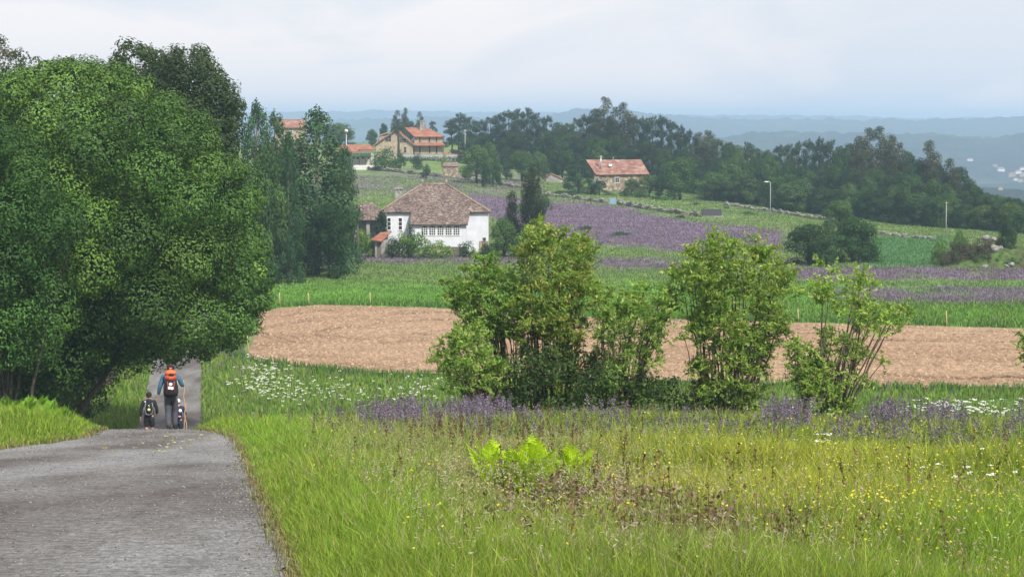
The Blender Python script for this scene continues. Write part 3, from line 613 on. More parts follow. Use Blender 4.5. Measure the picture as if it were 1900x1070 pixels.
def mk_broad(seed, pal, name='broadleaf_tree', hh=12, low=.12, wid=4.6, nb=34):
    rnd = random.Random(seed); B = []
    for i in range(nb):
        t = rnd.uniform(0, 1) ** .8; z = hh * (low + (.93 - low) * t); w = wid * math.sqrt(max(.05, 1 - (2 * max(t - .35, -.28) / 1.3) ** 2)); a = rnd.uniform(0, 6.3); r = rnd.uniform(1.0, 1.8) * hh / 12
        B.append((math.cos(a) * w * .75, math.sin(a) * w * .75, z, r, r, r * .85))
    B.append((0, 0, hh * .93, 1.2, 1.2, 1.)); B.append((0, 0, hh * .55, wid * .55, wid * .55, hh * .3))
    def tr(mb):
        mb.tube([(0, 0, -.5), (.1, 0, hh * .3), (0, .1, hh * .6)], [.35, .28, .12], 7)
        for q in B[:12]: limb(mb, (0, 0, hh * .2), q[:3], .14, .03, seed + int(q[2] * 10), .15, 5, 4)
    return proto(name, B, 10, .42, .26, pal, tr, 'tree'), hh + .6
def mk_alder(seed, pal, hh=15, wid=3.6):
    rnd = random.Random(seed); B = []
    for i in range(60):
        t = rnd.uniform(.03, .95); z = hh * t; w = wid * (1 - t) ** .55 * (.75 + .25 * min(1, t * 4)); a = rnd.uniform(0, 6.3); r = rnd.uniform(.55, 1.15) * (1.25 - .7 * t)
        B.append((math.cos(a) * w * .9, math.sin(a) * w * .9, z, r, r, r * 1.25))
    for i in range(7):
        a = rnd.uniform(0, 6.3); w = rnd.uniform(0, 1.8); z = hh * (.97 - w * .1); B.append((math.cos(a) * w, math.sin(a) * w, z, .3, .3, .75))
    B.append((0, 0, hh * .4, wid * .5, wid * .5, hh * .3))
    def tr(mb):
        mb.tube([(0, 0, -.5), (.1, 0, hh * .4), (0, .1, hh * .93)], [.3, .2, .04], 7)
        for q in B[:26]: limb(mb, (0, 0, max(.5, q[2] - 2)), q[:3], .09, .02, seed + int(q[2] * 10), .1, 5, 4)
    return proto('alder_tree', B, 16, .3, .2, pal, tr, 'tree', BARK, upbias=.1), hh
def mk_bush(seed, pal, name='shrub'):
    rnd = random.Random(seed); B = []
    for i in range(16):
        a = rnd.uniform(0, 6.3); w = rnd.uniform(.2, 1.25); z = rnd.uniform(.3, 1.9) * (1.25 - .5 * w); r = rnd.uniform(.35, .6); B.append((math.cos(a) * w, math.sin(a) * w, z, r, r, r * .85))
    def tr(mb):
        for q in B[:8]: limb(mb, (0, 0, -.1), q[:3], .04, .015, seed + int(q[2] * 10), .15, 5, 3)
    return proto(name, B, 32, .2, .12, pal, tr, 'shrub'), 2.3
G1 = [(.028, .06, .021), (.042, .085, .026), (.023, .05, .019)]; G2 = [(.048, .1, .027), (.068, .13, .032), (.035, .08, .025)]; G3 = [(.045, .1, .042), (.065, .13, .05), (.035, .08, .034)]
GB = [(.1, .2, .03), (.14, .25, .04), (.07, .15, .03)]
PR = {'pine': [mk_pine(11), mk_pine(12), mk_pine(13)], 'euc': [mk_euc(21), mk_euc(22)], 'broad': [mk_broad(31, G1), mk_broad(32, G1), mk_broad(33, G2)],
      'green': [mk_broad(41, G2), mk_broad(42, G2)], 'alder': [mk_alder(51, G3), mk_alder(52, G3)], 'bush': [mk_bush(61, G2), mk_bush(62, G1)], 'bright': [mk_bush(63, GB), mk_bush(64, GB)]}
def place(kind, px, Y, top, label, group=None, wid=None, var=None, name=None, sink=0, cat=None, base=None):
    """stand a tree in column px at depth Y so that it reaches up to photo row `top`; wid = crown width in photo pixels"""
    L = PR[kind]; pr, ph = L[(int(px * 7 + Y) if var is None else var) % len(L)]
    b = at(px, Y); h = max(.6, pt(px, top, Y).z - b.z + sink); b.z -= sink; s = h / ph
    nat = {'pine': 8.5, 'euc': 6.5, 'broad': 10.5, 'green': 10.5, 'alder': 8.2, 'bush': 3.2, 'bright': 3.2}[kind]
    sx = s if wid is None else (wid / F * Y) / nat
    rz = random.uniform(0, 6.28)
    if pr['used'] == 0:
        pr['used'] = 1; o = pr; KID.setdefault(o.name, [c for c in COL.objects if c.parent == o]); o.location = b; o.rotation_euler = (0, 0, rz); o.scale = (sx, sx, s); tag(o, label, None, group)
        o = pr
    else: o = dup(pr, b, rz, (sx, sx, s), label, group)
    if name: o.name = name
    if cat: o['category'] = cat
    return o
ORD = ['first', 'second', 'third', 'fourth', 'fifth', 'sixth', 'seventh', 'eighth', 'ninth', 'tenth', 'eleventh', 'twelfth', 'thirteenth', 'fourteenth', 'fifteenth', 'sixteenth', 'seventeenth', 'eighteenth', 'nineteenth', 'twentieth']
def ordn(i): return ORD[i] if i < 20 else (['twenty', 'thirty', 'forty', 'fifty', 'sixty'][i // 10 - 2 + (1 if (i + 1) % 10 == 0 and 0 else 0)] + '-' + ORD[i % 10]) if i % 10 < 9 else ['thirtieth', 'fortieth', 'fiftieth', 'sixtieth'][(i + 1) // 10 - 3]
def ordn(i):
    i += 1
    if i <= 20: return ORD[i - 1]
    if i % 10 == 0: return {30: 'thirtieth', 40: 'fortieth', 50: 'fiftieth', 60: 'sixtieth', 70: 'seventieth'}[i]
    return {2: 'twenty', 3: 'thirty', 4: 'forty', 5: 'fifty', 6: 'sixty', 7: 'seventy'}[i // 10] + '-' + ORD[i % 10 - 1]
# the ridge wood: skyline row
sky_row = [(838, 222, 'pine'), (852, 209, 'pine'), (872, 216, 'pine'), (890, 222, 'pine'), (910, 216, 'pine'), (926, 210, 'pine'), (944, 204, 'pine'), (962, 200, 'pine'), (978, 198, 'pine'), (996, 208, 'pine'), (1014, 214, 'pine'), (1034, 224, 'broad'),
           (1052, 226, 'broad'), (1070, 218, 'pine'), (1088, 212, 'pine'), (1104, 200, 'euc'), (1120, 178, 'euc'), (1141, 196, 'euc'), (1158, 188, 'euc'), (1175, 214, 'pine'), (1194, 216, 'pine'), (1210, 214, 'pine'), (1228, 213, 'pine'), (1246, 222, 'pine'),
           (1262, 232, 'pine'), (1280, 240, 'pine'), (1298, 244, 'euc'), (1312, 240, 'euc'), (1330, 258, 'pine'), (1350, 262, 'broad'), (1368, 266, 'broad'), (1386, 262, 'pine'), (1404, 272, 'broad'), (1424, 274, 'broad'), (1444, 268, 'pine'), (1464, 266, 'pine'), (1482, 262, 'pine'),
           (1500, 258, 'pine'), (1520, 254, 'pine'), (1540, 258, 'pine'), (1558, 266, 'broad'), (1576, 262, 'broad'), (1592, 250, 'euc'), (1608, 235, 'euc'), (1632, 232, 'euc'), (1652, 248, 'euc'), (1668, 262, 'euc'), (1684, 278, 'broad'), (1706, 288, 'broad'), (1724, 258, 'euc'), (1742, 300, 'broad'),
           (1762, 292, 'euc'), (1780, 306, 'broad'), (1797, 330, 'broad'), (1812, 352, 'broad'), (1838, 360, 'broad'), (1862, 364, 'broad'), (1888, 366, 'broad')]
def wood_y(px): return float(np.interp(px, [830, 1000, 1200, 1400, 1600, 1900], [500, 480, 455, 425, 390, 350]))
KN = {'pine': 'dark pine', 'euc': 'tall eucalyptus', 'broad': 'dark leafy tree', 'green': 'green leafy tree'}
for i, (px, top, kd) in enumerate(sky_row):
    place(kd, px, wood_y(px) + random.uniform(0, 22), top, KN[kd] + ' in the skyline row of the ridge wood, %s from the left' % ordn(i), 'trees of the ridge wood', wid={'pine': 46, 'euc': 48, 'broad': 50}[kd] * random.uniform(.85, 1.15))
mid = [(px, -6 + float(np.interp(px, [880, 1000, 1200, 1400, 1600, 1800, 1900], [250, 250, 268, 305, 318, 345, 380])) + random.uniform(-14, 18)) for px in range(868, 1900, 20)]
for i, (px, top) in enumerate(mid):
    kd = random.choice(['broad', 'broad', 'pine', 'green'] if px > 1250 else ['broad', 'pine', 'pine'])
    place(kd, px + random.uniform(-7, 7), wood_y(px) - 16, top, KN[kd] + ' in the middle row of the ridge wood, %s from the left' % ordn(i), 'trees of the ridge wood', wid=random.uniform(50, 68), sink=1.5)
fr = [(px, float(np.interp(px, [1190, 1300, 1400, 1500, 1600, 1700, 1800, 1900], [320, 300, 312, 335, 345, 350, 365, 388])) + random.uniform(-12, 20)) for px in range(1325, 1910, 21)]
for i, (px, top) in enumerate(fr):
    kd = random.choice(['broad', 'green', 'broad']); place(kd, px + random.uniform(-6, 6), wood_y(px) - 36, top, KN[kd] + ' in the front row of the ridge wood, %s from the left' % ordn(i), 'trees of the ridge wood', wid=random.uniform(56, 76), sink=1.2)
# trees by the houses, left to right
T_ = [('broad', 498, 206, 262, 'broad dark crown merging with the leftmost alder', 96), ('broad', 626, 226, 292, 'broad dark crown under the alder nearest the utility pole', 84), ('green', 1172, 390, 330, 'leafy shrub like tree covering the right half of the stone house wall', 38), ('green', 535, 300, 243, 'green tree closing the gap in front of the half hidden stone house', 50), ('alder', 541, 226, 260, 'shorter alder in the gap between the tall alders, hiding a stone house', 100), ('alder', 478, 214, 184, 'tall pale shooted alder right behind the dark oak, leftmost of three', 112), ('alder', 512, 228, 205, 'bushy alder between the two tallest alders left of the lane', 104),
      ('alder', 588, 222, 197, 'tallest dense alder left of the utility pole', 176), ('alder', 640, 238, 268, 'shorter alder leaning towards the utility pole', 84), ('broad', 520, 212, 330, 'low dark tree at the foot of the alders, above the white bush', 110),
      ('broad', 610, 216, 372, 'rounded dark tree at the foot of the alders, left of the utility pole', 90),
      ('green', 628, 520, 226, 'leafy tree behind the red roofed farmhouse, by the round antenna', 80), ('broad', 690, 560, 238, 'tree on the skyline left of the golden stone house', 26),
      ('euc', 737, 560, 203, 'leftmost eucalyptus behind the golden stone house', 20), ('euc', 752, 565, 199, 'second eucalyptus from the left behind the golden stone house', 20), ('broad', 762, 570, 224, 'dark leafy tree between eucalypts behind the golden stone house', 34),
      ('euc', 779, 560, 206, 'eucalyptus just left of the golden house chimney', 17), ('pine', 803, 560, 224, 'small pine right of the golden house chimney', 22), ('broad', 712, 560, 228, 'small tree behind the gable of the golden stone house', 22),
      ('green', 884, 405, 268, 'rounded green tree right of the small stone shed', 72), ('green', 908, 415, 262, 'yellowish green tree behind the rounded one near the stone shed', 44), ('broad', 921, 395, 300, 'small dark round tree near the stone shed', 22), ('broad', 902, 392, 305, 'small dark round tree just right of the stone shed', 20),
      ('green', 968, 420, 276, 'dark green tree above the cypress, left of the stone hut', 60), ('green', 1000, 425, 280, 'broad green tree left of the stone hut', 44), ('broad', 1043, 430, 262, 'dark tree behind the stone hut', 60),
      ('alder', 1074, 388, 291, 'conical dark green tree in front of the red roofed stone house', 70), ('broad', 1112, 386, 334, 'low dark tree under the left window of the stone house', 36),
      ('green', 1262, 385, 290, 'large round green tree right of the red roofed stone house', 98), ('green', 1205, 388, 325, 'leafy tree touching the right end of the stone house', 60), ('green', 1330, 392, 318, 'spreading green tree between the round tree and the street lamp', 74),
      ('green', 1385, 388, 322, 'leafy green tree just left of the street lamp', 66), ('green', 1470, 372, 338, 'leafy tree right of the street lamp', 80), ('broad', 866, 500, 250, 'dark tree beside the annex of the golden stone house', 50)]
for k, px, Y, top, lab, w in T_: place(k, px, Y, top, lab, None, wid=w)
place('alder', 536, 208, 244, 'nearer alder standing before the gap between the tall alders', None, wid=74)
place('green', 1556, 300, 367, 'pale rounded parasol shaped tree behind the two bushes', None, wid=74)
place('broad', 1502, 236, 412, 'left one of the two big dark bushes beyond the right end of the ploughed field', 'pair of big bushes', wid=116, sink=1.5)
place('broad', 1586, 240, 397, 'right and taller one of the two big dark bushes beyond the ploughed field', 'pair of big bushes', wid=110, sink=1.8)
place('broad', 1867, 236, 404, 'small dark tree on the rocky mound', None, wid=46)
# shrubs around the white house
place('green', 935, 252, 404, 'dense dark shrub right of the white house, left of the cypress base', None, wid=70, sink=1)
S_ = [('bright', 745, 250, 425, 'bright green shrub under the narrow window of the white house', 52), ('bright', 782, 248, 432, 'bright green shrub below the arched windows', 66), ('bright', 820, 249, 442, 'low bright green shrub at the front corner of the white house', 56),
      ('bush', 866, 250, 443, 'dark green shrub against the right front wall of the white house', 44), ('bush', 730, 249, 438, 'dark shrub beside the red roofed lean to', 44), ('bright', 681, 251, 432, 'light green shrub left of the red roofed lean to', 38), ('bright', 668, 252, 425, 'light green shrub at the foot of the utility pole', 40),
      ('bush', 762, 250, 405, 'tall thin dark shrub in front of the narrow windows', 22), ('bush', 650, 250, 438, 'dark shrub under the alders left of the utility pole', 50), ('bush', 900, 247, 448, 'low dark shrub at the right corner of the white house', 30),
      ('bush', 716, 436, 268, 'greyish rounded olive below the golden house', 60), ('bush', 742, 440, 275, 'dark shrub right of the olive below the golden house', 34), ('bush', 790, 415, 303, 'round clipped bush left of the stone shed', 22), ('bright', 827, 425, 287, 'small light green tree above the stone shed', 20), ('bush', 775, 440, 285, 'small bush on the terrace below the golden house', 34),
      ('bush', 1160, 384, 352, 'dark bush below the window of the stone house', 34), ('bush', 1190, 382, 350, 'bush below the right end of the stone house', 44), ('bright', 1235, 380, 362, 'pale flowering bush on the wall below the round tree', 26), ('bush', 1348, 368, 388, 'small dark bush right of the dark trough', 16),
      ('bright', 975, 330, 365, 'yellow green bush beyond the lavender field, above the cypress', 34), ('bush', 1265, 330, 404, 'small bush at the edge of the lavender field', 26), ('bush', 1390, 350, 404, 'bush at the foot of the street lamp', 40), ('bush', 1320, 345, 405, 'low bush left of the street lamp on the green strip', 40),
      ('bright', 1778, 240, 425, 'light green bush on top of the rocky mound', 34), ('bright', 1741, 237, 442, 'light green bush at the left foot of the rocky mound', 34), ('bush', 1085, 300, 437, 'low dark bush between the lavender field and the willows', 44), ('bush', 1150, 290, 452, 'low bush behind the willows', 60),
      ('bright', 486, 225, 440, 'light green bush beside the far bend of the road', 50), ('bush', 640, 440, 268, 'bush left of the white fence', 34), ('bush', 1010, 330, 350, 'bush at the upper left corner of the lavender field', 30)]
for k, px, Y, top, lab, w in S_: place(k, px, Y, top, lab, None, wid=w)
for k, (px, Y, top, w) in enumerate([(1040, 380, 352, 40), (1130, 384, 356, 26), (1218, 378, 362, 24), (1290, 372, 376, 26), (940, 425, 300, 30), (1060, 378, 357, 30)]):
    place('bush', px, Y, top, 'low garden bush along the wall below the stone house, %s from the left' % ordn([1, 3, 4, 5, 0, 2][k]), 'garden bushes along the wall', wid=w)
# cypresses
def cypress(px, Y, top, wpx, label, seed):
    b = at(px, Y); h = pt(px, top, Y).z - b.z; w = wpx / F * Y / 2; rnd = random.Random(seed); B = []
    for i in range(46):
        t = rnd.uniform(.02, 1); rr = w * min(1, (1.06 - t) ** .5 * 1.35) * (.6 + .4 * min(1, t * 5)); a = rnd.uniform(0, 6.3); r = w * rnd.uniform(.3, .45); B.append((math.cos(a) * rr * .62, math.sin(a) * rr * .62, t * h * .95, r, r, r * 2.2))
    B.append((0, 0, h * .96, w * .22, w * .22, h * .05)); B.append((0, 0, h * .5, w * .6, w * .6, h * .42))
    root = thing('cypress_tree', label, 'tree', b); leafcloud(B, 34, .22, .1, [(.018, .03, .012), (.028, .042, .016), (.035, .045, .02)], 'crown', FARLEAF, root, .1)
    mb = MB(); mb.tube([(0, 0, -.3), (0, 0, h * .5)], [.2, .08]); mb.build('trunk', BARK_D, root)
cypress(985, 262, 311, 50, 'tall dark columnar cypress right of the white house', 1)
cypress(949, 264, 358, 31, 'shorter dark cypress left of the tall columnar one', 2)
# white flowering bush
b = at(566, 228); root = thing('flowering_bush', 'white blossoming bush below the alders at the field edge', 'shrub', b); rnd = random.Random(4)
B = [(rnd.uniform(-1.7, 1.7), rnd.uniform(-.8, .8), .55 + rnd.uniform(0, 1.0) * (1 - .0), .38, .38, .3) for _ in range(26)]
leafcloud(B, 40, .15, .11, [(.62, .65, .56), (.5, .55, .42), (.12, .2, .06), (.7, .72, .66)], 'crown', LEAF, root); mb = MB()
for i, q in enumerate(B[:12]): limb(mb, (0, 0, -.1), q[:3], .05, .015, i, .2, 5, 4)
mb.build('trunk', BARK_D, root)
# palm
b = at(739, 470); h = pt(739, 232, 470).z - b.z; root = thing('palm_tree', 'palm with drooping fronds in front of the golden stone house', 'tree', b); mb = MB()
mb.tube([(0, 0, -.3), (.1, 0, h * .5), (0, 0, h * .93)], [.33, .26, .3], 9); mb.build('trunk', BARK_D, root); Q = []; NN = []
for i in range(46):
    a = random.uniform(0, 6.3); e = random.uniform(-.5, 1.2); Lf = random.uniform(1.6, 2.5)
    for s in np.linspace(.15, 1, 16):
        r = Lf * s * math.cos(e * (1 - .2 * s)); z = h * .93 + Lf * s * math.sin(e) * .8 - 1.3 * s * s; Q.append((math.cos(a) * r, math.sin(a) * r, z))
Q = np.array(Q) + rng.normal(0, .06, (len(Q), 3)); leaf_mesh(Q, unit(len(Q)), .62, .13, rnd_pal(len(Q), [(.05, .07, .03), (.07, .1, .035), (.04, .05, .025)]), 'crown', FARLEAF, root)

# --- willows at the foot of the slope
WL = [(.21, .36, .055), (.29, .44, .08), (.15, .28, .045), (.38, .48, .13)]; WD = [(.05, .1, .025), (.07, .13, .03), (.035, .08, .02)]
WY = [(.34, .42, .08), (.25, .38, .06), (.44, .42, .12), (.18, .3, .05), (.24, .36, .055)]
W_ = [
 ('leftmost willow arching its branches out over the ploughed field', [(835, 520), (865, 498), (905, 488), (950, 500), (968, 540), (965, 600), (945, 650), (905, 640), (870, 600), (836, 575)], [(975, 0), (955, 0)], 66, WL, 60),
 ('low yellow green willow branch clump at the left foot of the willow row', [(825, 640), (850, 612), (895, 622), (925, 660), (930, 720), (890, 740), (840, 720), (818, 680)], [(905, 0)], 63, WL, 40),
 ('tallest willow of the row, with yellowish shoots at its top', [(1008, 378), (1018, 400), (1030, 430), (1062, 436), (1085, 446), (1112, 480), (1105, 540), (1085, 600), (1070, 700), (1060, 740), (990, 740), (965, 640), (960, 560), (965, 480), (985, 430), (1000, 410)], [(1020, 0), (1040, 0), (1000, 0)], 65, WY, 110),
 ('slender leafy willow between the tallest and the broadest willow', [(1120, 545), (1150, 535), (1165, 560), (1205, 530), (1250, 520), (1262, 560), (1245, 620), (1210, 670), (1170, 750), (1105, 740), (1095, 600)], [(1120, 0), (1150, 0)], 64, WL, 64),
 ('broadest willow, dense and round, right of the bramble thicket', [(1270, 470), (1300, 455), (1335, 440), (1362, 436), (1400, 450), (1440, 460), (1462, 490), (1465, 530), (1445, 580), (1452, 620), (1420, 670), (1395, 780), (1300, 780), (1275, 640), (1280, 590), (1255, 550), (1250, 500)], [(1320, 0), (1340, 0), (1365, 0)], 64, WL + WY[:2], 150),
 ('sparse willow with bare fanning stems, rightmost full one', [(1505, 500), (1545, 486), (1575, 495), (1600, 470), (1618, 500), (1622, 560), (1660, 585), (1700, 615), (1690, 650), (1630, 640), (1590, 690), (1565, 790), (1500, 790), (1480, 700), (1530, 640), (1525, 580), (1500, 540)], [(1520, 0), (1500, 0), (1545, 0)], 62, WL, 62),
 ('willow cut off by the right edge of the view', [(1890, 640), (1915, 620), (1970, 565), (2050, 560), (2070, 700), (1970, 720), (1910, 700), (1898, 665)], [(1990, 0)], 62, WL, 40),
]
for i, (lab, poly, stems, Y, pal, nb) in enumerate(W_):
    polytree('willow_tree', lab, 'tree', poly, Y, 1.5, .13, .4, int(nb * .66), 62, .135, .048, pal, stems, 300 + i, lim=min(nb, 46), lr0=.085, group='willows at the foot of the meadow', inner=.45, upbias=.1)
# twiggy lower left part of the sparse willow
polytree('willow_sapling', 'thin twiggy willow sapling left of the sparse willow', 'tree', [(1462, 640), (1480, 625), (1500, 640), (1515, 700), (1500, 750), (1475, 730), (1455, 690)], 62, .7, .12, .3, 20, 60, .12, .04, WL, [(1497, 0)], 331, lim=22, lr0=.04)
polytree('bramble_thicket', 'dark bramble thicket at the foot of the willows', 'thicket', [(905, 680), (950, 640), (1040, 630), (1100, 650), (1180, 680), (1240, 695), (1300, 705), (1370, 700), (1370, 760), (1360, 812), (920, 812), (905, 750)], 63.6, 1.3, .25, .6, 125, 62, .12, .08, UND + WD[:1], [(1050, 0), (1200, 0), (1320, 0), (960, 0)], 340, lim=30, lr0=.05)

# ferns
def frond(V, Fq, base, az, L, lean, seed):
    rnd = random.Random(seed); d = Vector((math.cos(az), math.sin(az), 0)); side = Vector((-d.y, d.x, 0)); n = 22; P = []
    for i in range(n + 1):
        t = i / n; P.append(base + d * (L * lean * (t * .5 + .5 * t * t)) + Vector((0, 0, L * (t - .22 * lean * t * t))))
    for i in range(2, n + 1):
        t = i / n; w = L * .34 * (math.sin(math.pi * min(1, (t * .95 + .12))) ** .8) * (1.05 - .5 * t); p = P[i]; tn = (P[i] - P[i - 1]).normalized()
        for s in (-1, 1):
            dr = (side * s + tn * .55 + Vector((0, 0, rnd.uniform(-.25, .15)))).normalized(); k = 6
            for j in range(1, k + 1):
                q = p + dr * w * j / k; ll = w * .26 * (1.1 - j / k) + .012
                for s2 in (-1, 1):
                    e = q + (tn * s2 + dr * .5).normalized() * ll; b_ = len(V); V += [tuple(q - dr * .012), tuple(e), tuple(q + dr * .014)]; Fq.append((b_, b_ + 1, b_ + 2))
    return P
def fern(px, Y, fr, label, group, L0, hue=(.46, .66, .02)):
    b = at(px, Y); root = thing('fern', label, 'fern', b, 0, group)
    for k, (az, L, ln) in enumerate(fr):
        V = []; Fq = []; P = frond(V, Fq, Vector((0, 0, 0)), az, L * L0, ln, k); mb = MB(); mb.tube(P, [.008 * (1 - .8 * i / len(P)) for i in range(len(P))], 5)
        c = np.array(hue) * rng.uniform(.75, 1.25, (len(V), 1)); o = mesh_np('frond', V, None, Fq, GRASS, root, c)
        mb.build('stem', FERNST, o)
FERNST = plain('fern_stem', (.2, .35, .05), .6)
rf_ = random.Random(5)
def fset(n): return [(rf_.uniform(0, 6.28), rf_.uniform(.75, 1.1), rf_.uniform(.15, .7)) for _ in range(n)]
fern(985, 25.4, [(4.5, 1.15, .35), (4.0, 1.05, .6), (4.8, .8, .5), (3.7, .95, .4), (5.3, 1.05, .25), (5.0, 1.15, .3), (1.5, 1.1, .3), (3.2, .9, .6), (.2, .95, .5), (5.6, 1., .5), (2.4, .9, .5)], 'large bright yellow green fern, middle one of three in the meadow', 'bright ferns in the meadow', .84)
fern(915, 25.6, [(3.4, 1.15, .3), (2.8, 1., .5), (.6, .9, .4), (4.4, 1.05, .2), (4.9, .95, .4), (1.6, 1.05, .25)], 'narrow bright fern, leftmost of three in the meadow', 'bright ferns in the meadow', .78)
fern(1060, 25.2, [(4.6, 1.15, .25), (.3, 1.05, .4), (5.0, .9, .35), (4.1, 1., .3), (5.4, .9, .5), (1.8, 1., .3), (3.5, .8, .4)], 'bright fern with two upright fronds, rightmost of three in the meadow', 'bright ferns in the meadow', .78)
for i, (px, Y) in enumerate([(20, 50), (52, 48.5), (92, 50.5), (122, 49.5), (70, 51.5), (-10, 49)]):
    fern(px, Y, fset(6), 'green fern on the bank left of the road, %s from the left' % ordn([1, 2, 4, 5, 3, 0][i]), 'ferns on the left bank', .55, (.17, .34, .035))

# ================================================================ buildings, walls, poles
def hit(px, py, Y0=60., Y1=700.):
    """where the sight line through a photo pixel meets the natural ground"""
    Y = np.arange(Y0, Y1, 1.0); dx, dy, dz = ray(px, py); X = dx / dy * Y; Z = E + dz / dy * Y; d = Z - Hn(X, Y); k = np.where(d < 0)[0]
    y = float(Y[k[0]]) if len(k) else Y1 - 1
    return Vector((dx / dy * y, y, H(dx / dy * y, y)))
def tile_mat(name, cols, scale=2.2, rows=2.6):
    m, t, b = mat(name, .9, .15); tcn = N(t, 'ShaderNodeTexCoord'); v = N(t, 'ShaderNodeTexVoronoi'); v.inputs['Scale'].default_value = scale
    mpn = N(t, 'ShaderNodeMapping'); mpn.inputs['Scale'].default_value = (1, 1.6, 1.6); t.links.new(tcn.outputs['Object'], mpn.inputs[0]); t.links.new(mpn.outputs[0], v.inputs['Vector'])
    sp = N(t, 'ShaderNodeSeparateColor'); t.links.new(v.outputs['Color'], sp.inputs[0]); r = ramp(t, sp.outputs[0], cols); r.color_ramp.interpolation = 'LINEAR'
    n = noisenode(t, .5, 5, .7); r2 = ramp(t, n.outputs['Fac'], [(.3, (.68, .66, .66)), (.7, (1.2, 1.2, 1.15))]); c = mixc(t, 1, r.outputs[0], r2.outputs[0], 'MULTIPLY')
    w = N(t, 'ShaderNodeTexWave', wave_type='BANDS', bands_direction='X'); w.inputs['Scale'].default_value = rows; w.inputs['Distortion'].default_value = .5; t.links.new(tcn.outputs['Object'], w.inputs['Vector'])
    c = mixc(t, .35, c, w.outputs['Color'], 'MULTIPLY'); t.links.new(c, b.inputs['Base Color']); bump(t, b, w.outputs['Color'], .6, .06); return m
OLDT = tile_mat('weathered_tiles', [(0, (.09, .065, .06)), (.35, (.15, .105, .095)), (.62, (.23, .16, .145)), (.82, (.28, .23, .2)), (.95, (.38, .33, .27)), (1, (.45, .42, .37))], 5.5)
REDT = tile_mat('red_tiles', [(0, (.36, .145, .09)), (.6, (.43, .18, .12)), (1, (.48, .25, .18))], 1.2)
PALT = tile_mat('faded_red_tiles', [(0, (.27, .13, .1)), (.5, (.36, .19, .145)), (1, (.46, .3, .25))], 1.4)
WHITE = plain('white_render', (.6, .62, .66), .85, .13, .7); TRIM = plain('white_paint', (.8, .8, .78), .6, .04); GOLD = plain('golden_stone', (.35, .28, .2), .9, .22, 1.6, bmp=.4)
def rubble(name, cols, scale=1.6):
    m, t, b = mat(name, .95, .1); v = N(t, 'ShaderNodeTexVoronoi'); v.inputs['Scale'].default_value = scale; tcn = N(t, 'ShaderNodeTexCoord'); t.links.new(tcn.outputs['Object'], v.inputs['Vector'])
    sp = N(t, 'ShaderNodeSeparateColor'); t.links.new(v.outputs['Color'], sp.inputs[0]); r = ramp(t, sp.outputs[1], cols)
    e = N(t, 'ShaderNodeTexVoronoi', feature='DISTANCE_TO_EDGE'); e.inputs['Scale'].default_value = scale; t.links.new(tcn.outputs['Object'], e.inputs['Vector'])
    r2 = ramp(t, e.outputs['Distance'], [(0, (.5, .46, .42)), (.09, (1, 1, 1))]); t.links.new(mixc(t, 1, r.outputs[0], r2.outputs[0], 'MULTIPLY'), b.inputs['Base Color']); return m
RUB = rubble('rubble_stone', [(0, (.16, .13, .1)), (.5, (.3, .24, .17)), (1, (.42, .36, .28))]); GRST = plain('grey_stone', (.27, .26, .24), .95, .4, 1.2, bmp=.6)
DRY = plain('dry_stone', (.15, .14, .12), .95, .5, .7, bmp=.5); GLASS = plain('dark_glass', (.03, .035, .04), .15, .3, 2, .5); DARK = plain('dark_gap', (.025, .022, .02), .9, .3)
WOOD = plain('pale_stake_wood', (.45, .34, .17), .8, .25, 8); DWOOD = plain('grey_wood', (.13, .11, .09), .85, .3, 4); STEEL = plain('galvanised_steel', (.5, .52, .54), .45, .12, 3, .5, 0, .3); BLUE = plain('blue_paint', (.2, .34, .46), .6, .1)
def slab(mb, q, th=.14):
    """roof plane q = 4 corners, given thickness"""
    q = [Vector(p) for p in q]; n = (q[1] - q[0]).cross(q[-1] - q[0]).normalized()
    if n.z < 0: n = -n
    lo = [p - n * th for p in q]; k = len(q); v = q + lo; f = [tuple(range(k)), tuple(range(2 * k - 1, k - 1, -1))] + [(i, k + i, k + (i + 1) % k, (i + 1) % k) for i in range(k)]; mb.add(v, f)
def hip(mb, x0, x1, y0, y1, ze, r0, r1, yr, zr, th=.14):
    a, b, c, d = (x0, y0, ze), (x1, y0, ze), (x1, y1, ze), (x0, y1, ze); p, q = (r0, yr, zr), (r1, yr, zr)
    slab(mb, [a, b, q, p], th); slab(mb, [c, d, p, q], th); slab(mb, [b, c, q], th); slab(mb, [d, a, p], th)
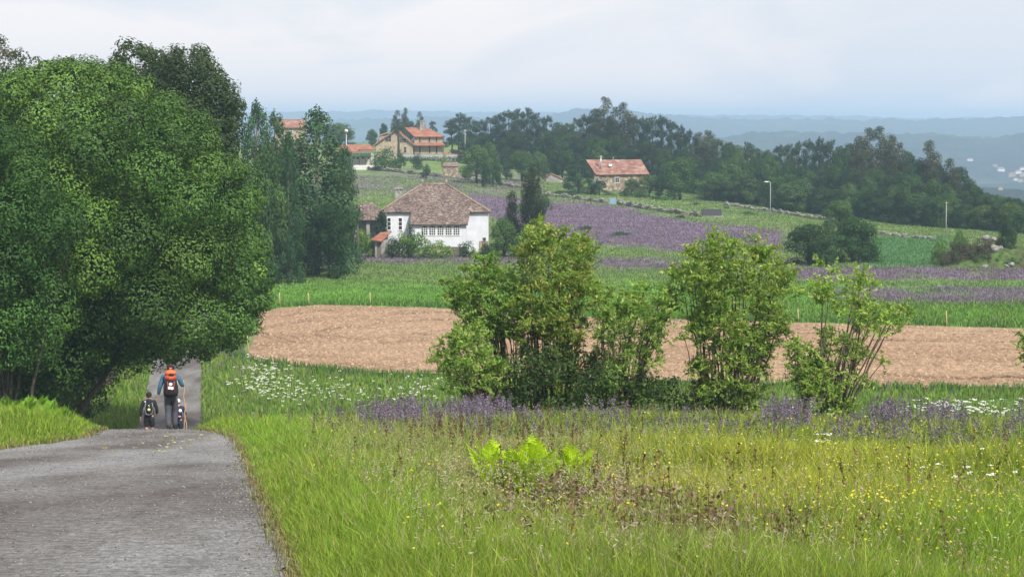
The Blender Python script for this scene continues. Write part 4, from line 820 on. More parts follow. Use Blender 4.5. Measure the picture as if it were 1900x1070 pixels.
def window(parent, x, z, w, h, y, arch=False, frame=TRIM, bars=(1, 2), name='window'):
    """pane just proud of the wall plane y, framed; front faces -y"""
    mb = MB(); k = 8 if arch else 0; top = [(x + w / 2 * math.cos(math.pi * i / 8), z + h - w * .28 + w * .28 * math.sin(math.pi * i / 8)) for i in range(9)] if arch else [(x + w / 2, z + h), (x - w / 2, z + h)]
    prof = [(x - w / 2, z), (x + w / 2, z)] + top; n = len(prof); v = [(a, y - .012, c) for a, c in prof] + [(a, y + .05, c) for a, c in prof]
    mb.add(v, [tuple(range(n))] + [(i, i + n, (i + 1) % n + n, (i + 1) % n) for i in range(n)]); o = mb.build(name, GLASS, parent)
    fb = MB(); t = .05
    for i in range(1, bars[0] + 1): xx = x - w / 2 + w * i / (bars[0] + 1); fb.box(xx - t / 2, xx + t / 2, y - .05, y - .015, z, z + h - (.1 if arch else 0))
    for i in range(1, bars[1] + 1): zz = z + h * i / (bars[1] + 1); fb.box(x - w / 2, x + w / 2, y - .06, y - .018, zz - t / 2, zz + t / 2)
    fb.box(x - w / 2 - .08, x + w / 2 + .08, y - .1, y - .003, z - .1, z - .004)
    if not arch: fb.box(x - w / 2 - .07, x - w / 2, y - .07, y - .004, z, z + h); fb.box(x + w / 2, x + w / 2 + .07, y - .07, y - .004, z, z + h); fb.box(x - w / 2 - .07, x + w / 2 + .07, y - .075, y - .006, z + h, z + h + .07)
    fb.build('frame', frame, o); return o
# --- white house
Y = 258; k = Y / F; b = at(813, Y); X_ = lambda px: (px - 813) * k; Z_ = lambda py: pt(813, py, Y).z - b.z
r = thing('farmhouse', 'white rendered farmhouse with weathered hipped tile roof and arched windows', 'house', b)
mb = MB(); mb.box(X_(718), X_(906), 0, 9, -.5, Z_(393.5)); mb.box(X_(765), X_(866), -2.2, 0, .9, Z_(413.5)); mb.build('wall', WHITE, r)
mb = MB(); mb.box(X_(766), X_(865), -2.1, -.02, -.5, .9); mb.box(X_(890), X_(907), -.12, -.004, -.5, 1.5); mb.build('plinth', RUB, r)
mb = MB(); ze = Z_(393); hip(mb, X_(704), X_(910), -.45, 9.4, ze, X_(781), X_(826), 4.5, Z_(344), .16); mb.build('roof', OLDT, r); roof = kids(r)[-1]
mb = MB(); sl_ = (Z_(344) - ze) / 4.95; slab(mb, [(X_(763), -.47, ze - .01), (X_(872), -.47, ze - .01), (X_(869), -2.65, ze - 2.2 * sl_), (X_(763), -2.65, ze - 2.2 * sl_)], .14); mb.build('wing_roof', OLDT, r)
mb = MB()
for (p, q) in (((X_(704), -.45, ze), (X_(781), 4.5, Z_(344))), ((X_(910), -.45, ze), (X_(826), 4.5, Z_(344))), ((X_(781), 4.5, Z_(344)), (X_(826), 4.5, Z_(344)))): mb.tube([Vector(p) + Vector((0, 0, .06)), Vector(q) + Vector((0, 0, .06))], .11, 6)
for xx in (781, 826): mb.blob((X_(xx), 4.5, Z_(344) + .35), (.18, .18, .32), .05)
mb.build('ridge_tiles', plain('ridge_tiles', (.3, .22, .17), .9, .4, 3), r)
mb = MB(); cx = X_(738); mb.box(cx - .42, cx - .16, 2.6, 3.5, ze, Z_(352)); mb.box(cx + .12, cx + .42, 2.6, 3.5, ze, Z_(352)); mb.box(cx - .16, cx + .12, 2.7, 3.4, ze, Z_(360)); mb.box(cx - .58, cx + .58, 2.4, 3.7, Z_(352), Z_(349.5)); mb.box(cx - .15, cx + .15, 2.9, 3.2, Z_(349.5), Z_(346)); mb.build('chimney', GRST, r)
for i, px in enumerate((789, 803.5, 818.5, 833.5, 848)): window(r, X_(px), Z_(434), .74, 1.12, -2.2, True, TRIM, (2, 3))
for px in (722, 743): window(r, X_(px), Z_(426), .42, 1.5, 0, False, GLASS if 0 else TRIM, (0, 2))
window(r, X_(760.5), Z_(425), .3, .7, 0, False, TRIM, (0, 1)); window(r, X_(899), Z_(447), .3, .4, 0, False, GRST, (0, 0))
mb = MB(); mb.box(X_(840), X_(868), -2.26, -2.19, -.3, .85); mb.build('cellar_door', DWOOD, r)
Bv = [(X_(709) + random.uniform(-.5, .55), random.uniform(-.5, .3), z, .42, .42, .5) for z in np.linspace(.2, ze - .2, 15) for _ in range(2)]
rt = thing('ivy', 'dark ivy climbing the left corner of the white house', 'ivy', b); leafcloud(Bv, 45, .2, .14, [(.02, .05, .025), (.03, .07, .03)], 'foliage', FARLEAF, rt); mb = MB(); mb.tube([(X_(711), -.1, -.2), (X_(709), -.1, ze * .8)], [.08, .03]); mb.build('stem', BARK_D, rt)
# --- red roofed lean-to and old outbuilding
Y = 250; k = Y / F; b = at(706, Y); X_ = lambda px: (px - 706) * k; Z_ = lambda py: pt(706, py, Y).z - b.z
r = thing('garden_shed', 'small grey shed with orange tiled lean to roof left of the white house', 'shed', b)
mb = MB(); mb.box(X_(696), X_(721), 0, 2.2, -.3, Z_(446)); mb.build('wall', GRST, r); mb = MB(); slab(mb, [(X_(688), -.4, Z_(444)), (X_(709), -.7, Z_(447)), (X_(725), 2.4, Z_(431)), (X_(704), 2.4, Z_(433))], .12); mb.build('roof', REDT, r)
mb = MB(); mb.box(X_(700), X_(707), -.05, -.004, 0, Z_(449)); mb.build('door', DWOOD, r)
Y = 266; k = Y / F; b = at(680, Y); X_ = lambda px: (px - 680) * k; Z_ = lambda py: pt(680, py, Y).z - b.z
r = thing('barn', 'old open barn with mottled tile roof behind the utility pole', 'barn', b)
mb = MB(); mb.box(X_(650), X_(712), 2.5, 6, -.3, Z_(408)); mb.build('wall', GRST, r); mb = MB(); hip(mb, X_(640), X_(718), -.5, 6.4, Z_(408), X_(668), X_(690), 3, Z_(377), .16); mb.build('roof', OLDT, r)
for px in (659, 683, 706): mb = MB(); mb.box(X_(px) - .22, X_(px) + .22, 0, .45, -.3, Z_(411)); mb.build('pillar', GRST, r)
mb = MB(); mb.box(X_(650), X_(712), -.02, .4, Z_(411), Z_(409)); mb.build('beam', DARK, r)
# --- golden house
Y = 500; k = Y / F; b = at(765, Y); X_ = lambda px: (px - 765) * k; Z_ = lambda py: pt(765, py, Y).z - b.z
r = thing('country_house', 'large golden stone house with red hipped roof and big front gable', 'house', b); ze = Z_(253.5); zr = Z_(236.5)
mb = MB(); mb.box(X_(769), X_(821), 0, 9, -3, ze); mb.build('wall', GOLD, r)
mb = MB(); g = [(X_(700), Z_(268)), (X_(700), -3), (X_(767), -3), (X_(767), Z_(268)), (X_(735), Z_(243.5))]; v = [(x, -3, z) for x, z in g] + [(x, 6, z) for x, z in g]; mb.add(v, [(0, 1, 2, 3, 4), (9, 8, 7, 6, 5)] + [(i, i + 5, (i + 1) % 5 + 5, (i + 1) % 5) for i in range(5)]); mb.build('gable_wall', GOLD, r)
mb = MB(); slab(mb, [(X_(694), -3.6, Z_(269)), (X_(736), -3.6, Z_(240)), (X_(736), 6.5, Z_(240)), (X_(694), 6.5, Z_(269))], .3); slab(mb, [(X_(736), -3.6, Z_(240)), (X_(772), -3.6, Z_(269)), (X_(772), 6.5, Z_(269)), (X_(736), 6.5, Z_(240))], .3); mb.build('gable_roof', PALT, r)
mb = MB(); v = [(X_(701), .5, Z_(252)), (X_(732), .5, Z_(241)), (X_(732), 4, Z_(240)), (X_(701), 4, Z_(252))]; slab(mb, v, .2); mb.box(X_(703), X_(726), .8, 3.6, Z_(268), Z_(252.5)); mb.build('dormer', GOLD, r)
mb = MB(); slab(mb, [(X_(770), -.7, ze), (X_(823), -.7, ze), (X_(790), 5, zr), (X_(750), 5, zr)], .16); slab(mb, [(X_(823), -.7, ze), (X_(823), 9.6, ze), (X_(790), 5, zr)], .16); slab(mb, [(X_(750), 5, zr), (X_(790), 5, zr), (X_(823), 9.6, ze), (X_(770), 9.6, ze)], .16); slab(mb, [(X_(770), -.7, ze), (X_(750), 5, zr), (X_(770), 9.6, ze)], .16); mb.build('roof', REDT, r)
mb = MB(); slab(mb, [(X_(768), -1.4, Z_(270)), (X_(827), -1.4, Z_(270)), (X_(822), -.01, Z_(265)), (X_(769), -.01, Z_(265))], .14); mb.build('skirt_roof', REDT, r)
mb = MB(); mb.box(X_(778), X_(787), 3.2, 4.4, ze, Z_(225)); mb.box(X_(777), X_(788), 3.1, 4.5, Z_(225), Z_(223.5)); mb.build('chimney', GRST, r)
for px in (779, 797, 810): window(r, X_(px), Z_(263.5), .35, 1.2, 0, False, GOLD, (0, 1)); window(r, X_(px), Z_(284), .38, 1.7, 0, False, GOLD, (0, 1))
window(r, X_(749), Z_(264), 1.5, .9, -3, False, GOLD, (2, 1)); window(r, X_(753), Z_(283), .55, 1.4, -3, False, GOLD, (0, 1)); window(r, X_(722), Z_(262), 1.4, 1.4, -3, False, GOLD, (1, 1)); window(r, X_(718), Z_(285), .9, 1.1, -3, False, GOLD, (1, 1))
r = thing('annex', 'low white annex with red tiled roof right of the golden house', 'outbuilding', at(841, 497)); b2 = at(841, 497); Z2 = lambda py: pt(841, py, 497).z - b2.z
mb = MB(); mb.box(-2.4, 2.4, 0, 3, -1.5, Z2(289)); mb.build('wall', WHITE, r); mb = MB(); slab(mb, [(-2.5, -.4, Z2(289)), (2.6, -.4, Z2(290)), (2.3, 3.2, Z2(283)), (-2.5, 3.2, Z2(283))], .15); mb.build('roof', REDT, r); window(r, -.6, Z2(293), .6, .4, 0, False, GOLD, (0, 0))
b2 = at(795, 488); r = thing('terrace_wall', 'pale retaining wall below the golden house', 'wall', b2); mb = MB(); mb.box(-8.4, 7.5, 0, .4, -.6, 1.1); mb.build('wall_face', plain('pale_concrete', (.42, .42, .4), .9, .15, 1), r); mb = MB(); mb.box(-8.5, 7.6, -.06, .46, 1.1, 1.2); mb.build('coping', GRST, r)
b2 = at(806, 478); r = thing('hedge', 'dark clipped hedge along the foot of the golden house terrace', 'hedge', b2); leafcloud([(x, 0, .55, .6, .6, .75) for x in np.arange(-7, 6.5, .7)], 26, .25, .14, UND, 'foliage', FARLEAF, r); mb = MB(); [mb.tube([(x, 0, -.2), (x, 0, .7)], .04, 5) for x in np.arange(-7, 6.5, 1.4)]; mb.build('stem', BARK_D, r)
# --- red-roofed low farmhouse and white fence
Y = 452; k = Y / F; b = at(657, Y); X_ = lambda px: (px - 657) * k; Z_ = lambda py: pt(657, py, Y).z - b.z
r = thing('bungalow', 'low farm building with bright orange roof left of the golden house', 'house', b); mb = MB(); mb.box(X_(630), X_(690), 0, 6, -.5, Z_(283)); mb.build('wall', plain('cream_render', (.5, .48, .42), .9, .12), r)
mb = MB(); hip(mb, X_(620), X_(666), -1, 6.5, Z_(281), X_(634), X_(655), 2.8, Z_(268.5), .2); hip(mb, X_(660), X_(694), .4, 6.3, Z_(277.5), X_(650), X_(684), 3, Z_(268.7), .2); mb.build('roof', REDT, r)
mb = MB(); slab(mb, [(X_(655), -2.6, Z_(284)), (X_(690), -2.6, Z_(284)), (X_(690), .3, Z_(280)), (X_(655), .3, Z_(280))], .12); [mb.box(X_(p) - .08, X_(p) + .08, -2.5, -2.3, -.3, Z_(285)) for p in (656, 668, 679, 689)]; mb.build('porch', DWOOD, r)
for px in (657.5, 663.5, 674, 684): window(r, X_(px), Z_(295.5), .5, .55, 0, False, TRIM, (0, 0))
r = thing('vine_pergola', 'light green vine growing along the porch of the orange roofed building', 'vine', b + Vector((0, -3.4, 0))); leafcloud([(X_(p), 0, Z_(288) + random.uniform(-.1, .1), .45, .45, .28) for p in np.arange(645, 690, 2.6)], 36, .25, .17, GB, 'foliage', FARLEAF, r); [MB().tube([(X_(p), 0, -.2), (X_(p), 0, Z_(288))], .05, 5).build('post', DWOOD, r) for p in (646, 660, 674, 688)]
b2 = at(674.5, 440); k = 440 / F; r = thing('picket_fence', 'white picket fence below the orange roofed building', 'fence', b2); hh = 1.05; mb = MB(); [mb.box(x - .07, x + .07, -.03, .03, 0, hh) for x in np.arange(-22 * k, 22.1 * k, .2)]; mb.build('pickets', TRIM, r); mb = MB(); [mb.box(-22 * k, 22 * k, .035, .08, z, z + .1) for z in (.25, .85)]; mb.build('rail', TRIM, r)
# --- house among the trees, far left
Y = 420; k = Y / F; b = at(537, Y); Z_ = lambda py: pt(537, py, Y).z - b.z; r = thing('house', 'golden stone house with pinkish roof half hidden behind the alders', 'house', b)
mb = MB(); mb.box(-3, 3, 0, 6, -1, Z_(236)); mb.build('wall', GOLD, r); mb = MB(); slab(mb, [(-3.4, -.5, Z_(237)), (3.4, -.5, Z_(237)), (3.2, 3, Z_(221.5)), (-3.2, 3, Z_(221.5))], .18); slab(mb, [(-3.2, 3, Z_(221.5)), (3.2, 3, Z_(221.5)), (3.4, 6.5, Z_(237)), (-3.4, 6.5, Z_(237))], .18); mb.build('roof', PALT, r); window(r, .4, Z_(247), .7, 1., 0, False, TRIM, (1, 1)); window(r, -1.4, Z_(247), .7, 1., 0, False, TRIM, (1, 1))
# --- small stone shed
Y = 420; b = at(836, Y); k = Y / F; Z_ = lambda py: pt(836, py, Y).z - b.z; r = thing('stone_shed', 'square grey stone shed with slab roof on the terrace wall', 'shed', b)
mb = MB(); mb.box(-14 * k, 14 * k, 0, 3, -.8, Z_(309.5)); mb.build('wall', RUB, r); mb = MB(); slab(mb, [(-15 * k, -.2, Z_(308)), (15 * k, -.2, Z_(308)), (13.5 * k, 3, Z_(301.5)), (-13 * k, 3, Z_(301.5))], .16); mb.build('roof', plain('stone_slabs', (.2, .14, .12), .9, .4, 1), r)
# --- stone house with faded red roof
Y = 404; k = Y / F; b = at(1150, Y); X_ = lambda px: (px - 1150) * k; Z_ = lambda py: pt(1150, py, Y).z - b.z; r = thing('stone_house', 'rubble stone house with long faded red roof in front of the ridge wood', 'house', b)
mb = MB(); mb.box(X_(1104), X_(1199), 0, 7, -1, Z_(325)); mb.add([(X_(1104), 0, Z_(325)), (X_(1104), 7, Z_(325)), (X_(1098), 3.5, Z_(300)), (X_(1199), 0, Z_(325)), (X_(1199), 7, Z_(325)), (X_(1192), 3.5, Z_(300))], [(0, 2, 1), (3, 4, 5)]); mb.build('wall', RUB, r)
mb = MB(); slab(mb, [(X_(1106), -.5, Z_(324)), (X_(1205), -.5, Z_(323)), (X_(1191), 3.5, Z_(296.5)), (X_(1088), 3.5, Z_(297))], .2); slab(mb, [(X_(1088), 3.5, Z_(297)), (X_(1191), 3.5, Z_(296.5)), (X_(1204), 7.4, Z_(323)), (X_(1098), 7.4, Z_(323))], .2); mb.build('roof', PALT, r)
mb = MB(); p = (X_(1115), .9, 0); mb.tube([(p[0], p[1], Z_(312)), (p[0], p[1], Z_(292))], .13, 8); mb.tube([(p[0], p[1], Z_(292)), (p[0], p[1], Z_(289.5))], .22, 8); mb.build('chimney', STEEL, r)
mb = MB(); q = .32; mb.box(X_(1133) - q, X_(1133) + q, 1.2, 1.8, Z_(309), Z_(305)); mb.build('skylight', TRIM, r)
window(r, X_(1145), Z_(339), .75, 1.05, 0, False, TRIM, (1, 0)); window(r, X_(1107.5), Z_(339), .7, 1.05, 0, False, TRIM, (1, 0))
mb = MB(); mb.tube([(X_(1139), 3.5, Z_(297)), (X_(1139), 3.5, Z_(292))], .06, 6); mb.build('vent_pipe', STEEL, r)
Y = 424; k = Y / F; b = at(1030, Y); Z_ = lambda py: pt(1030, py, Y).z - b.z; r = thing('stone_hut', 'ruined grey stone hut with patched roof left of the conical tree', 'hut', b)
mb = MB(); mb.add([(x, y, z) for y in (0, 4) for x, z in ((-17 * k, -.5), (16 * k, -.5), (16 * k, Z_(334)), (-8 * k, Z_(323)), (-17 * k, Z_(334)))], [(0, 1, 2, 3, 4), (9, 8, 7, 6, 5), (0, 5, 6, 1), (1, 6, 7, 2), (2, 7, 8, 3), (3, 8, 9, 4), (4, 9, 5, 0)]); mb.build('wall', GRST, r); mb = MB(); slab(mb, [(-8 * k, -.2, Z_(321)), (18 * k, -.2, Z_(333)), (18 * k, 4.2, Z_(333)), (-8 * k, 4.2, Z_(321))], .15); slab(mb, [(-19 * k, -.2, Z_(334)), (-8 * k, -.2, Z_(321)), (-8 * k, 4.2, Z_(321)), (-19 * k, 4.2, Z_(334))], .15); mb.build('roof', PALT, r)
# --- dry stone walls
def stone_wall(pts, hgt, label, sz=.34, seed=1, gap=0):
    rnd = random.Random(seed); P = [hit(px, py, 200) for px, py in pts]; o0 = P[0].copy(); root = thing('stone_wall', label, 'wall', o0); mb = MB(); cap = MB()
    for a, c in zip(P[:-1], P[1:]):
        L = (c - a).length; n = int(L / (sz * .8))
        for i in range(n):
            t = (i + rnd.random()) / n; x, y = a.x + (c.x - a.x) * t, a.y + (c.y - a.y) * t; z0 = H(x, y); z = 0; hh = hgt * .7 * (.55 + .5 * math.sin(i * .21 + seed) ** 2) * rnd.uniform(.8, 1.15)
            if rnd.random() < gap: continue
            while z < hh:
                s = sz * rnd.uniform(.55, 1.2); (cap if z + s > hh else mb).blob((x - o0.x + rnd.uniform(-.1, .1), y - o0.y + rnd.uniform(-.2, .2), z0 - o0.z + z + s * .3), (s * .75, s * .6, s * .5), .22, 0, rnd.random()); z += s * .8
    mb.build('stones', DRY, root); cap.build('capstones', plain('lichened_stone', (.21, .2, .175), .95, .5, .8), root)
stone_wall([(640, 312), (700, 317), (760, 323), (822, 330)], 1.1, 'dry stone terrace wall below the picket fence and golden house', seed=1)
stone_wall([(850, 333), (900, 340), (950, 347), (1004, 353)], 1.0, 'dry stone terrace wall running right from the stone shed', seed=2, gap=.1)
stone_wall([(1003, 363), (1060, 369), (1128, 378)], .9, 'dry stone wall along the top of the lavender field, left of the blue gate', seed=3)
stone_wall([(1146, 380), (1200, 389), (1250, 397), (1300, 403)], 1.1, 'dry stone wall from the blue gate down to the dark trough', seed=4)
stone_wall([(1345, 381), (1420, 392), (1480, 402), (1545, 411)], .8, 'low stone wall crossing behind the street lamp', seed=5, gap=.15)
stone_wall([(1612, 432), (1680, 441), (1735, 446)], .6, 'low broken stone wall across the green field at right', seed=6, gap=.3)
b2 = hit(1137, 380, 200); r = thing('field_gate', 'small pale blue gate in the stone wall under the stone house', 'gate', b2); mb = MB(); [mb.box(-.5 + i * .2, -.32 + i * .2, -.03, .03, .05, 1.25) for i in range(5)]; mb.build('boards', BLUE, r); [MB().box(x, x + .1, -.06, .06, -.2, 1.35).build('post', GRST, r) for x in (-.62, .52)]
b2 = hit(1320, 402, 200); k = b2.y / F; r = thing('water_trough', 'dark rectangular trough on a pale slab beside the stone wall', 'trough', b2); w = 18 * k; mb = MB(); mb.box(-w, w, -.8, -.7, .18, 1.2); mb.box(-w, w, .7, .8, .18, 1.2); mb.box(-w, -w + .1, -.7, .7, .18, 1.2); mb.box(w - .1, w, -.7, .7, .18, 1.2); mb.box(-w, w, -.8, .8, .12, .18); mb.build('tank', plain('dark_grey_paint', (.06, .06, .07), .7, .2), r); mb = MB(); mb.box(-w - .2, w + .3, -1.1, 1.1, -.2, .118); mb.build('slab', GRST, r)
mb = MB(); mb.box(-w, w, -.7, .7, 1.0, 1.03); mb.build('water', GLASS, r)
# --- poles
def pole(name, px, Y, top, r0, m, label, cat): b = at(px, Y); h = pt(px, top, Y).z - b.z; r = thing(name, label, cat, b); mb = MB(); mb.tube([(0, 0, -.3), (0, 0, h)], [r0, r0 * .7], 8); mb.build('pole', m, r); return r, h
CONC = plain('concrete', (.3, .3, .29), .9, .1)
r, h = pole('street_lamp', 1429, 340, 338, .085, CONC, 'concrete street lamp with short arm at the edge of the wood', 'street lamp'); mb = MB(); mb.tube([(0, 0, h - .1), (-.35, 0, h + .12), (-.6, 0, h + .1)], .05, 6); mb.build('arm', STEEL, r); mb = MB(); mb.blob((-.72, 0, h + .06), (.38, .16, .1), .03, 1); mb.build('lamp_head', TRIM, r)
r, h = pole('concrete_post', 1755, 300, 377, .085, CONC, 'plain pale pole standing left of the rocky mound', 'pole'); mb = MB(); mb.box(-.12, .12, -.12, .12, h, h + .12); mb.build('cap', STEEL, r)
r, h = pole('utility_pole', 664, 249, 378, .11, DWOOD, 'dark wooden utility pole between the alders and the white house', 'pole'); mb = MB(); mb.box(-.5, .5, -.05, .05, h - .5, h - .4); mb.build('crossarm', DWOOD, r); mb = MB(); [mb.tube([(x, 0, h - .4), (x, 0, h - .22)], .04, 6) for x in (-.42, 0, .42)]; mb.build('insulators', TRIM, r)
r, h = pole('utility_pole', 863, 478, 240, .12, CONC, 'pale pole among the pines right of the golden house', 'pole'); mb = MB(); mb.box(-.6, .6, -.05, .05, h - .4, h - .3); mb.build('crossarm', STEEL, r)
r, h = pole('antenna_mast', 643, 448, 245, .1, STEEL, 'round pale dish on a mast behind the orange roofed building', 'antenna'); mb = MB(); mb.tube([(0, -.25, h + .2), (0, -.1, h + .2), (0, 0, h + .2)], [.45, .3, .08], 14); mb.build('dish', plain('pinkish_white', (.7, .6, .58), .6, .05), r)
st = None
for i, (px, lab) in enumerate([(519, 'wooden stake at the far edge of the field, nearest the oak crown'), (573, 'wooden stake at the far edge of the field, second from the oak crown'), (687, 'wooden stake at the far edge of the field, third from the oak crown'), (1110, 'wooden stake behind the tallest willow at the far edge of the field'), (1481, 'wooden stake seen between the broadest and the sparse willow'), (1756, 'wooden stake at the far edge of the field, rightmost'), (446, 'wooden stake at the left end of the ploughed field, by the oak'), (461, 'short wooden stake at the near left corner of the ploughed field')]):
    Y = 150 if i == 6 else 146 if i == 7 else float(soil_yf((px - 950) / F * 175)) + .8; b2 = at(px, Y)
    if st is None: mb = MB(); mb.tube([(0, 0, -.2), (.02, 0, .6), (0, 0, 1.25)], [.055, .05, .045], 6); st = mb.build('wooden_stake', WOOD); st['category'] = 'stake'; o = st
    else: o = st.copy(); COL.objects.link(o)
    o.location = b2; o.rotation_euler = (random.uniform(-.05, .05), random.uniform(-.06, .06), 0); tag(o, lab, None, 'stakes round the ploughed field'); o.scale = (1, 1, random.uniform(.85, 1.1))
# --- rocky mound at right
b2 = at(1840, 236); mb = MB(); rnd = random.Random(8); V = []; n = 60; m_ = 30
k = 236 / F
mdm, t, b = mat('mound_turf', .95, .1); n1 = noisenode(t, .8, 5, .7); rr_ = ramp(t, n1.outputs['Fac'], [(.35, (.07, .05, .035)), (.5, (.07, .12, .03)), (.7, (.12, .19, .05))]); t.links.new(rr_.outputs[0], b.inputs['Base Color'])
XX, YY = np.meshgrid(np.linspace(-7.5, 16, 90), np.linspace(-4.6, 5, 34)); tp = np.interp(XX, [-7.5, -6.2, -4.5, -2, 0, 2, 5, 9, 14, 16], [0, .8, 2.1, 2.5, 2.9, 2.6, 2.3, 2.1, .8, 0]); ZZ = tp * np.clip(1 - (YY / 4.6) ** 2, 0, 1) ** .6 * (1 + .12 * fbm(XX, YY, 1.4, 2.)) - .35
WX, WY_ = XX + b2.x, YY + b2.y; ZZ = ZZ + Hn(WX.ravel(), WY_.ravel()).reshape(WX.shape); i = np.arange(33)[:, None] * 90 + np.arange(89)[None]; q = np.stack([i, i + 1, i + 91, i + 90], -1).reshape(-1, 4)
tag(mesh_np('mound', np.stack([WX, WY_, ZZ], -1).reshape(-1, 3), q, None, mdm, None, None, True), kind='structure')
def mound_z(x, y): j = int(np.argmin(abs(XX[0] - x))); i_ = int(np.argmin(abs(YY[:, 0] - y))); return float(ZZ[i_, j]) - b2.z
def brush(x0, x1, y0, y1, n, pal, label, zr=(.1, .7), r=.55, nm='brushwood'):
    root = thing(nm, label, 'brush', b2); B = []
    for _ in range(n): x, y = rnd.uniform(x0, x1), rnd.uniform(y0, y1); B.append((x, y, mound_z(x, y) + rnd.uniform(*zr), r * rnd.uniform(.7, 1.2), r, r * .7))
    leafcloud(B, 40, .2, .07, pal, 'twigs', FARLEAF, root); mb = MB()
    for q in B[::2]: mb.tube([(q[0], q[1], q[2] - .8), (q[0] + rnd.uniform(-.4, .4), q[1], q[2] + .5)], [.03, .012], 4)
    mb.build('branches', BARK_D, root)
BR = [(.085, .062, .045), (.06, .048, .035), (.11, .08, .055), (.045, .05, .03)]
brush(-6.4, -.6, -4.1, -1.5, 46, BR, 'tangle of dead brown brushwood on the left flank of the rocky mound'); brush(-6.8, -1, -4.2, -.5, 40, [(.03, .06, .02), (.05, .08, .03), (.06, .045, .03)], 'dark green gorse mixed over the left half of the rocky mound', zr=(.3, 1.0), r=.6, nm='gorse'); brush(3.5, 14, -4, .5, 44, [(.035, .06, .02), (.055, .085, .03), (.07, .05, .035)], 'dark green gorse over the right half of the rocky mound', zr=(.1, .6), r=.55, nm='gorse'); brush(4, 12, -4, -1, 34, BR, 'dead brown brushwood at the right end of the rocky mound'); brush(-.5, 2, -1, .5, 8, BR, 'small heap of brown brush on the crest of the rocky mound', r=.35)
brush(-4, 6, -4.4, -3.4, 26, [(.06, .13, .03), (.08, .17, .04)], 'green weeds along the foot of the rocky mound', r=.4, nm='weeds')
LICH = plain('pale_granite', (.24, .235, .22), .9, .5, 2.5, bmp=.5)
for i, (px, py, rr, lab) in enumerate([(1829, 441, 8, 'white boulder on the crest of the rocky mound'), (1843, 443, 6, 'small pale rock right of the white boulder on the crest'), (1846, 462, 12, 'dark tilted slab in the middle of the rocky mound'), (1857, 459, 5, 'bright white rock leaning on the dark tilted slab'), (1822, 456, 8, 'flat grey rock left of the dark tilted slab'), (1826, 495, 7, 'pinkish rock at the foot of the rocky mound'), (1868, 493, 6, 'pale rock at the mound foot, second from the right'), (1876, 490, 7, 'rightmost pale rock at the foot of the rocky mound')]):
    Yr = 236 - 3.2 * min(1, max(0, (py - 440) / 50)) - 1.0; p = pt(px, py, Yr); R_ = rr * k; mb = MB(); mb.blob((0, 0, 0), (R_, R_ * .8, R_ * (.55 if i != 2 else .6)), .25, 1, i + 3); o = mb.build('boulder', LICH if i not in (2, 4) else GRST, None, p, .4 * i); o.rotation_euler = (0, .3 * ((i % 3) - 1), .5 * i); tag(o, lab, 'boulder', 'rocks of the mound')
# --- far valley houses
hs = None
for i, (px, py, w, m_, lab) in enumerate([(1800, 299, 10, 0, 'lone reddish roofed house on the far wooded slope, leftmost'), (1846, 310, 9, 1, 'pale house high on the far valley slope'), (1857, 318, 13, 1, 'larger white house on the far slope, left of the village'), (1878, 327, 12, 0, 'reddish house at the left end of the far village'), (1889, 322, 11, 0, 'red roofed house in the middle of the far village'), (1897, 327, 11, 1, 'white house at the right edge of the far village'), (1884, 335, 9, 1, 'small pale house at the lower side of the far village'), (1893, 338, 10, 0, 'red roofed house at the lower side of the far village'), (1896, 315, 9, 1, 'pale house at the top of the far village'), (1856, 352, 9, 1, 'isolated pale house low in the far valley')]):
    p = hit(px, py, 900, 3300); s = w * p.y / F
    r = thing('village_house', lab, 'house', p, random.uniform(-.4, .4), 'houses in the far valley'); a = s / 2
    mb = MB(); mb.box(-a, a, -a * .5, a * .5, -3, a * .7); mb.build('wall', GOLD if i % 2 else WHITE, r); mb = MB(); hip(mb, -a * 1.1, a * 1.1, -a * .6, a * .6, a * .7, -a * .6, a * .6, 0, a * 1.15, .3); mb.build('roof', REDT if m_ == 0 else PALT, r)

